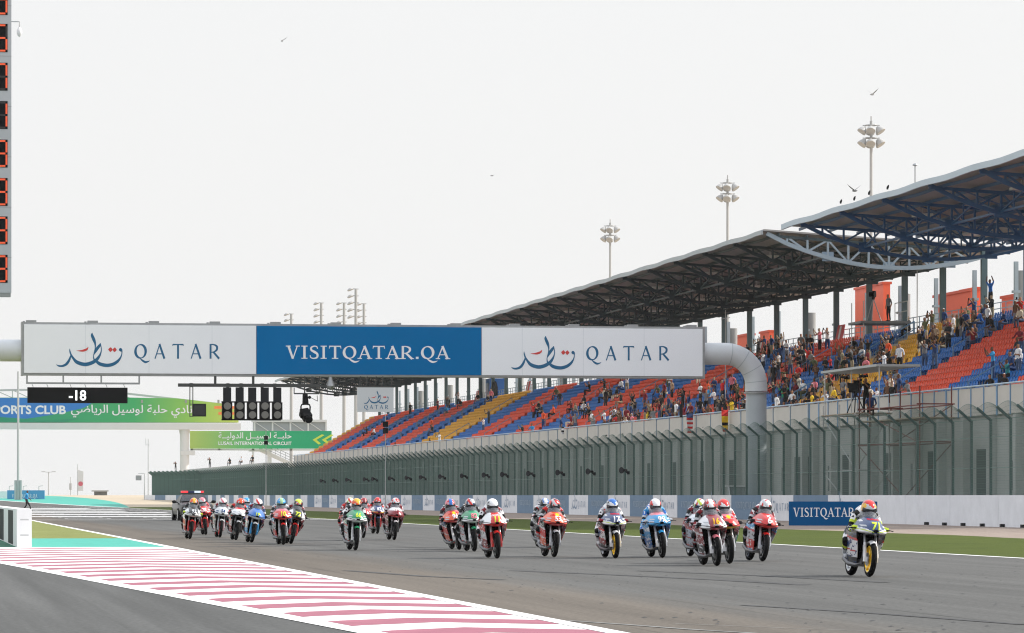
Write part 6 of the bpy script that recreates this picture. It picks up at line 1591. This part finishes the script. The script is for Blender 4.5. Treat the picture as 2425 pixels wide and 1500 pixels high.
spectator(2104, 9, 'stand', 'orange', 'black', 'hair', 'steward in orange vest standing at the stair right of the tripod camera'); spectator(1145, 4, 'phone', 'white', 'denim', 'hair', 'man in white top filming alone among the far yellow and blue seats')
spectator(1856, 2, 'wave', 'green', 'denim', 'hair', 'fan in bright green top standing beside the foot of the long stair rail'); spectator(2131, 7, 'stand', 'white', 'black', 'hair', 'man in white shirt and black trousers standing in the aisle among blue seats')
spectator(2190, 7, 'phone', 'grey', 'denim', 'hair', 'spectator in grey filming beside a taller man in navy above red seats'); spectator(2214, 7, 'phone', 'navy', 'denim', 'hair', 'tall man in navy top filming among the blue seats above the red block')
spectator(2352, 4, 'phone', 'sky', 'navy', 'hair', 'man in light blue shirt filming in the red block at the right'); spectator(2374, 1, 'sit', 'black', 'black', 'white', 'seated man in black with a white mask low at the right edge', )
spectator(2340, 1, 'sit', 'black', 'brown', 'hair', 'seated person in black and brown low near the right edge'); spectator(2062, 0, 'rail', 'cream', 'khaki', 'red', 'man in cream striped shirt and red cap at the parapet behind the scaffold')
spectator(2052, 1, 'stand', 'white', 'white', 'white', 'man in white robe and white headcloth near the parapet behind the scaffold'); spectator(2155, 0, 'rail', 'grey', 'black', 'hair', 'man in grey T-shirt leaning on the parapet right of the scaffold')
spectator(1960, 14, 'phone', 'white', 'navy', 'hair', 'man in white polo filming at the top rows beside the leaning board'); spectator(1942, 14, 'phone', 'pink', 'black', 'hair', 'woman in pink top filming at the top rows beside the man in white polo')
spectator(1852, 15, 'phone', 'black', 'denim', 'hair', 'man in black filming alone in the top row right of the orange booths'); spectator(1898, 14, 'stand', 'grey', 'denim', 'hair', 'man in grey standing at the top rows between two columns')
spectator(2350, 15, 'phone', 'black', 'khaki', 'hair', 'man in black vest and khaki shorts filming in the top row at the right'); spectator(2352, 15, 'wave', 'blue', 'dark', 'hair', 'boy in blue top raised above the man in black vest', lift=.9)
spectator(2330, 15, 'sit', 'navy', 'khaki', 'hair', 'seated spectator in navy beside the man in black vest'); spectator(1924, 0, 'stand', 'yellow', 'denim', 'hair', 'man in yellow shirt at the parapet left of the scaffold canopy')
spectator(1828, 0, 'sit', 'red', 'dark', 'hair', 'spectator in red shirt at the parapet just right of the pipe column'); spectator(1432, 1, 'phone', 'white', 'grey', 'hair', 'masked man in white shirt filming near the parapet under the gantry letters')
spectator(1238, 0, 'phone', 'black', 'dark', 'hair', 'photographer in black at the parapet below the blue sign panel end'); spectator(1262, 0, 'rail', 'sky', 'grey', 'hair', 'spectator in light blue beside the photographer at the parapet'); spectator(1016, 0, 'sit', 'black', 'navy', 'hair', 'seated person in black at the far parapet by the yellow seats'); spectator(1041, 0, 'phone', 'white', 'white', 'hair', 'person in white filming at the far parapet by the yellow seats'); spectator(785, 0, 'sit', 'cream', 'grey', 'hair', 'person in pale shirt at the parapet at the far tip of the stand'); spectator(934, 0, 'sit', 'black', 'dark', 'hair', 'person in black seated low among far blue and red seats')
spectator(972, 14, 'stand', 'black', 'black', 'hair', 'man in black standing alone at the top of the far stand'); spectator(1086, 15, 'phone', 'white', 'dark', 'hair', 'man in white filming at the top of the far stand'); spectator(1064, 14, 'stand', 'black', 'black', 'hair', 'man in black standing at top of far stand left of the man in white'); spectator(1037, 14, 'fold', 'maroon', 'dark', 'hair', 'person in maroon standing near the top of the far stand')
many(34, 1430, 1765, 0, 1, .55); many(16, 1320, 1500, 0, 3, .5); many(34, 1480, 1765, 2, 7, .6); many(12, 1240, 1480, 4, 9, .3); many(14, 1300, 1660, 8, 12, .4)
many(36, 1765, 1925, 7, 15, .75); many(26, 1830, 2000, 0, 4, .6); many(18, 1850, 2010, 4, 9, .35); many(24, 1985, 2130, 6, 12, .3); many(14, 2010, 2140, 0, 3, .25)
many(24, 2140, 2310, 10, 15, .35); many(9, 2300, 2420, 12, 15, .3); many(6, 2380, 2420, 3, 8, .2); many(6, 960, 1240, 11, 15, .6); many(4, 860, 1230, 4, 9, .2)
# flags on the parapet
def hung_flag(lab, u, stripes, w, h):
    p = at_x(u, 990, SX0-1.05); p.z = 6.78; f = thing('flag', lab, 'flag', p, R(-62)); n = len(stripes)
    g = [[(-.02-.05*math.sin(j*1.3+i*.7)*i/n, w*(j/6-.5)*(1-.25*i/n), -h*i/n) for j in range(7)] for i in range(n+1)]
    mb = MB(); mb.shell(g, (.006, 0, 0)); ms = sorted(set(stripes)); k = 0
    for i in range(n):
        for j in range(6): mb.m[k] = mb.m[k+1] = ms.index(stripes[i]); k += 2
    mb.obj('cloth', [cloth(s) for s in ms], f, 60, True); return f
hung_flag('red and white striped flag with a navy top hanging over the parapet', 1634, ['navy', 'navy', 'red', 'white', 'red', 'white', 'red', 'white', 'red'], .58, 1.3)
hung_flag('red, yellow and black flag hanging over the parapet left of the pipe column', 1717, ['red', 'red', 'yellow', 'yellow', 'black', 'yellow', 'red'], .58, 1.4)
hung_flag('small black and white striped flag tied low on the far parapet', 1333, ['black', 'white', 'black', 'white'], .3, .6)

# ------------------------------------------------------------ dusty air
HZ = 0.00006
if HZ:
    hb = MB().box(-900, 1500, -70, 2600, -1.2, 48); m = bpy.data.materials.new('dusty air'); m.use_nodes = True; n = m.node_tree.nodes
    n.remove(n['Principled BSDF']); v = n.new('ShaderNodeVolumePrincipled'); v.inputs['Color'].default_value = (.96, .97, .98, 1); v.inputs['Density'].default_value = HZ; v.inputs['Anisotropy'].default_value = 0.2
    m.node_tree.links.new(v.outputs[0], n['Material Output'].inputs['Volume']); o = hb.obj('haze', m); tag(o, kind='stuff')
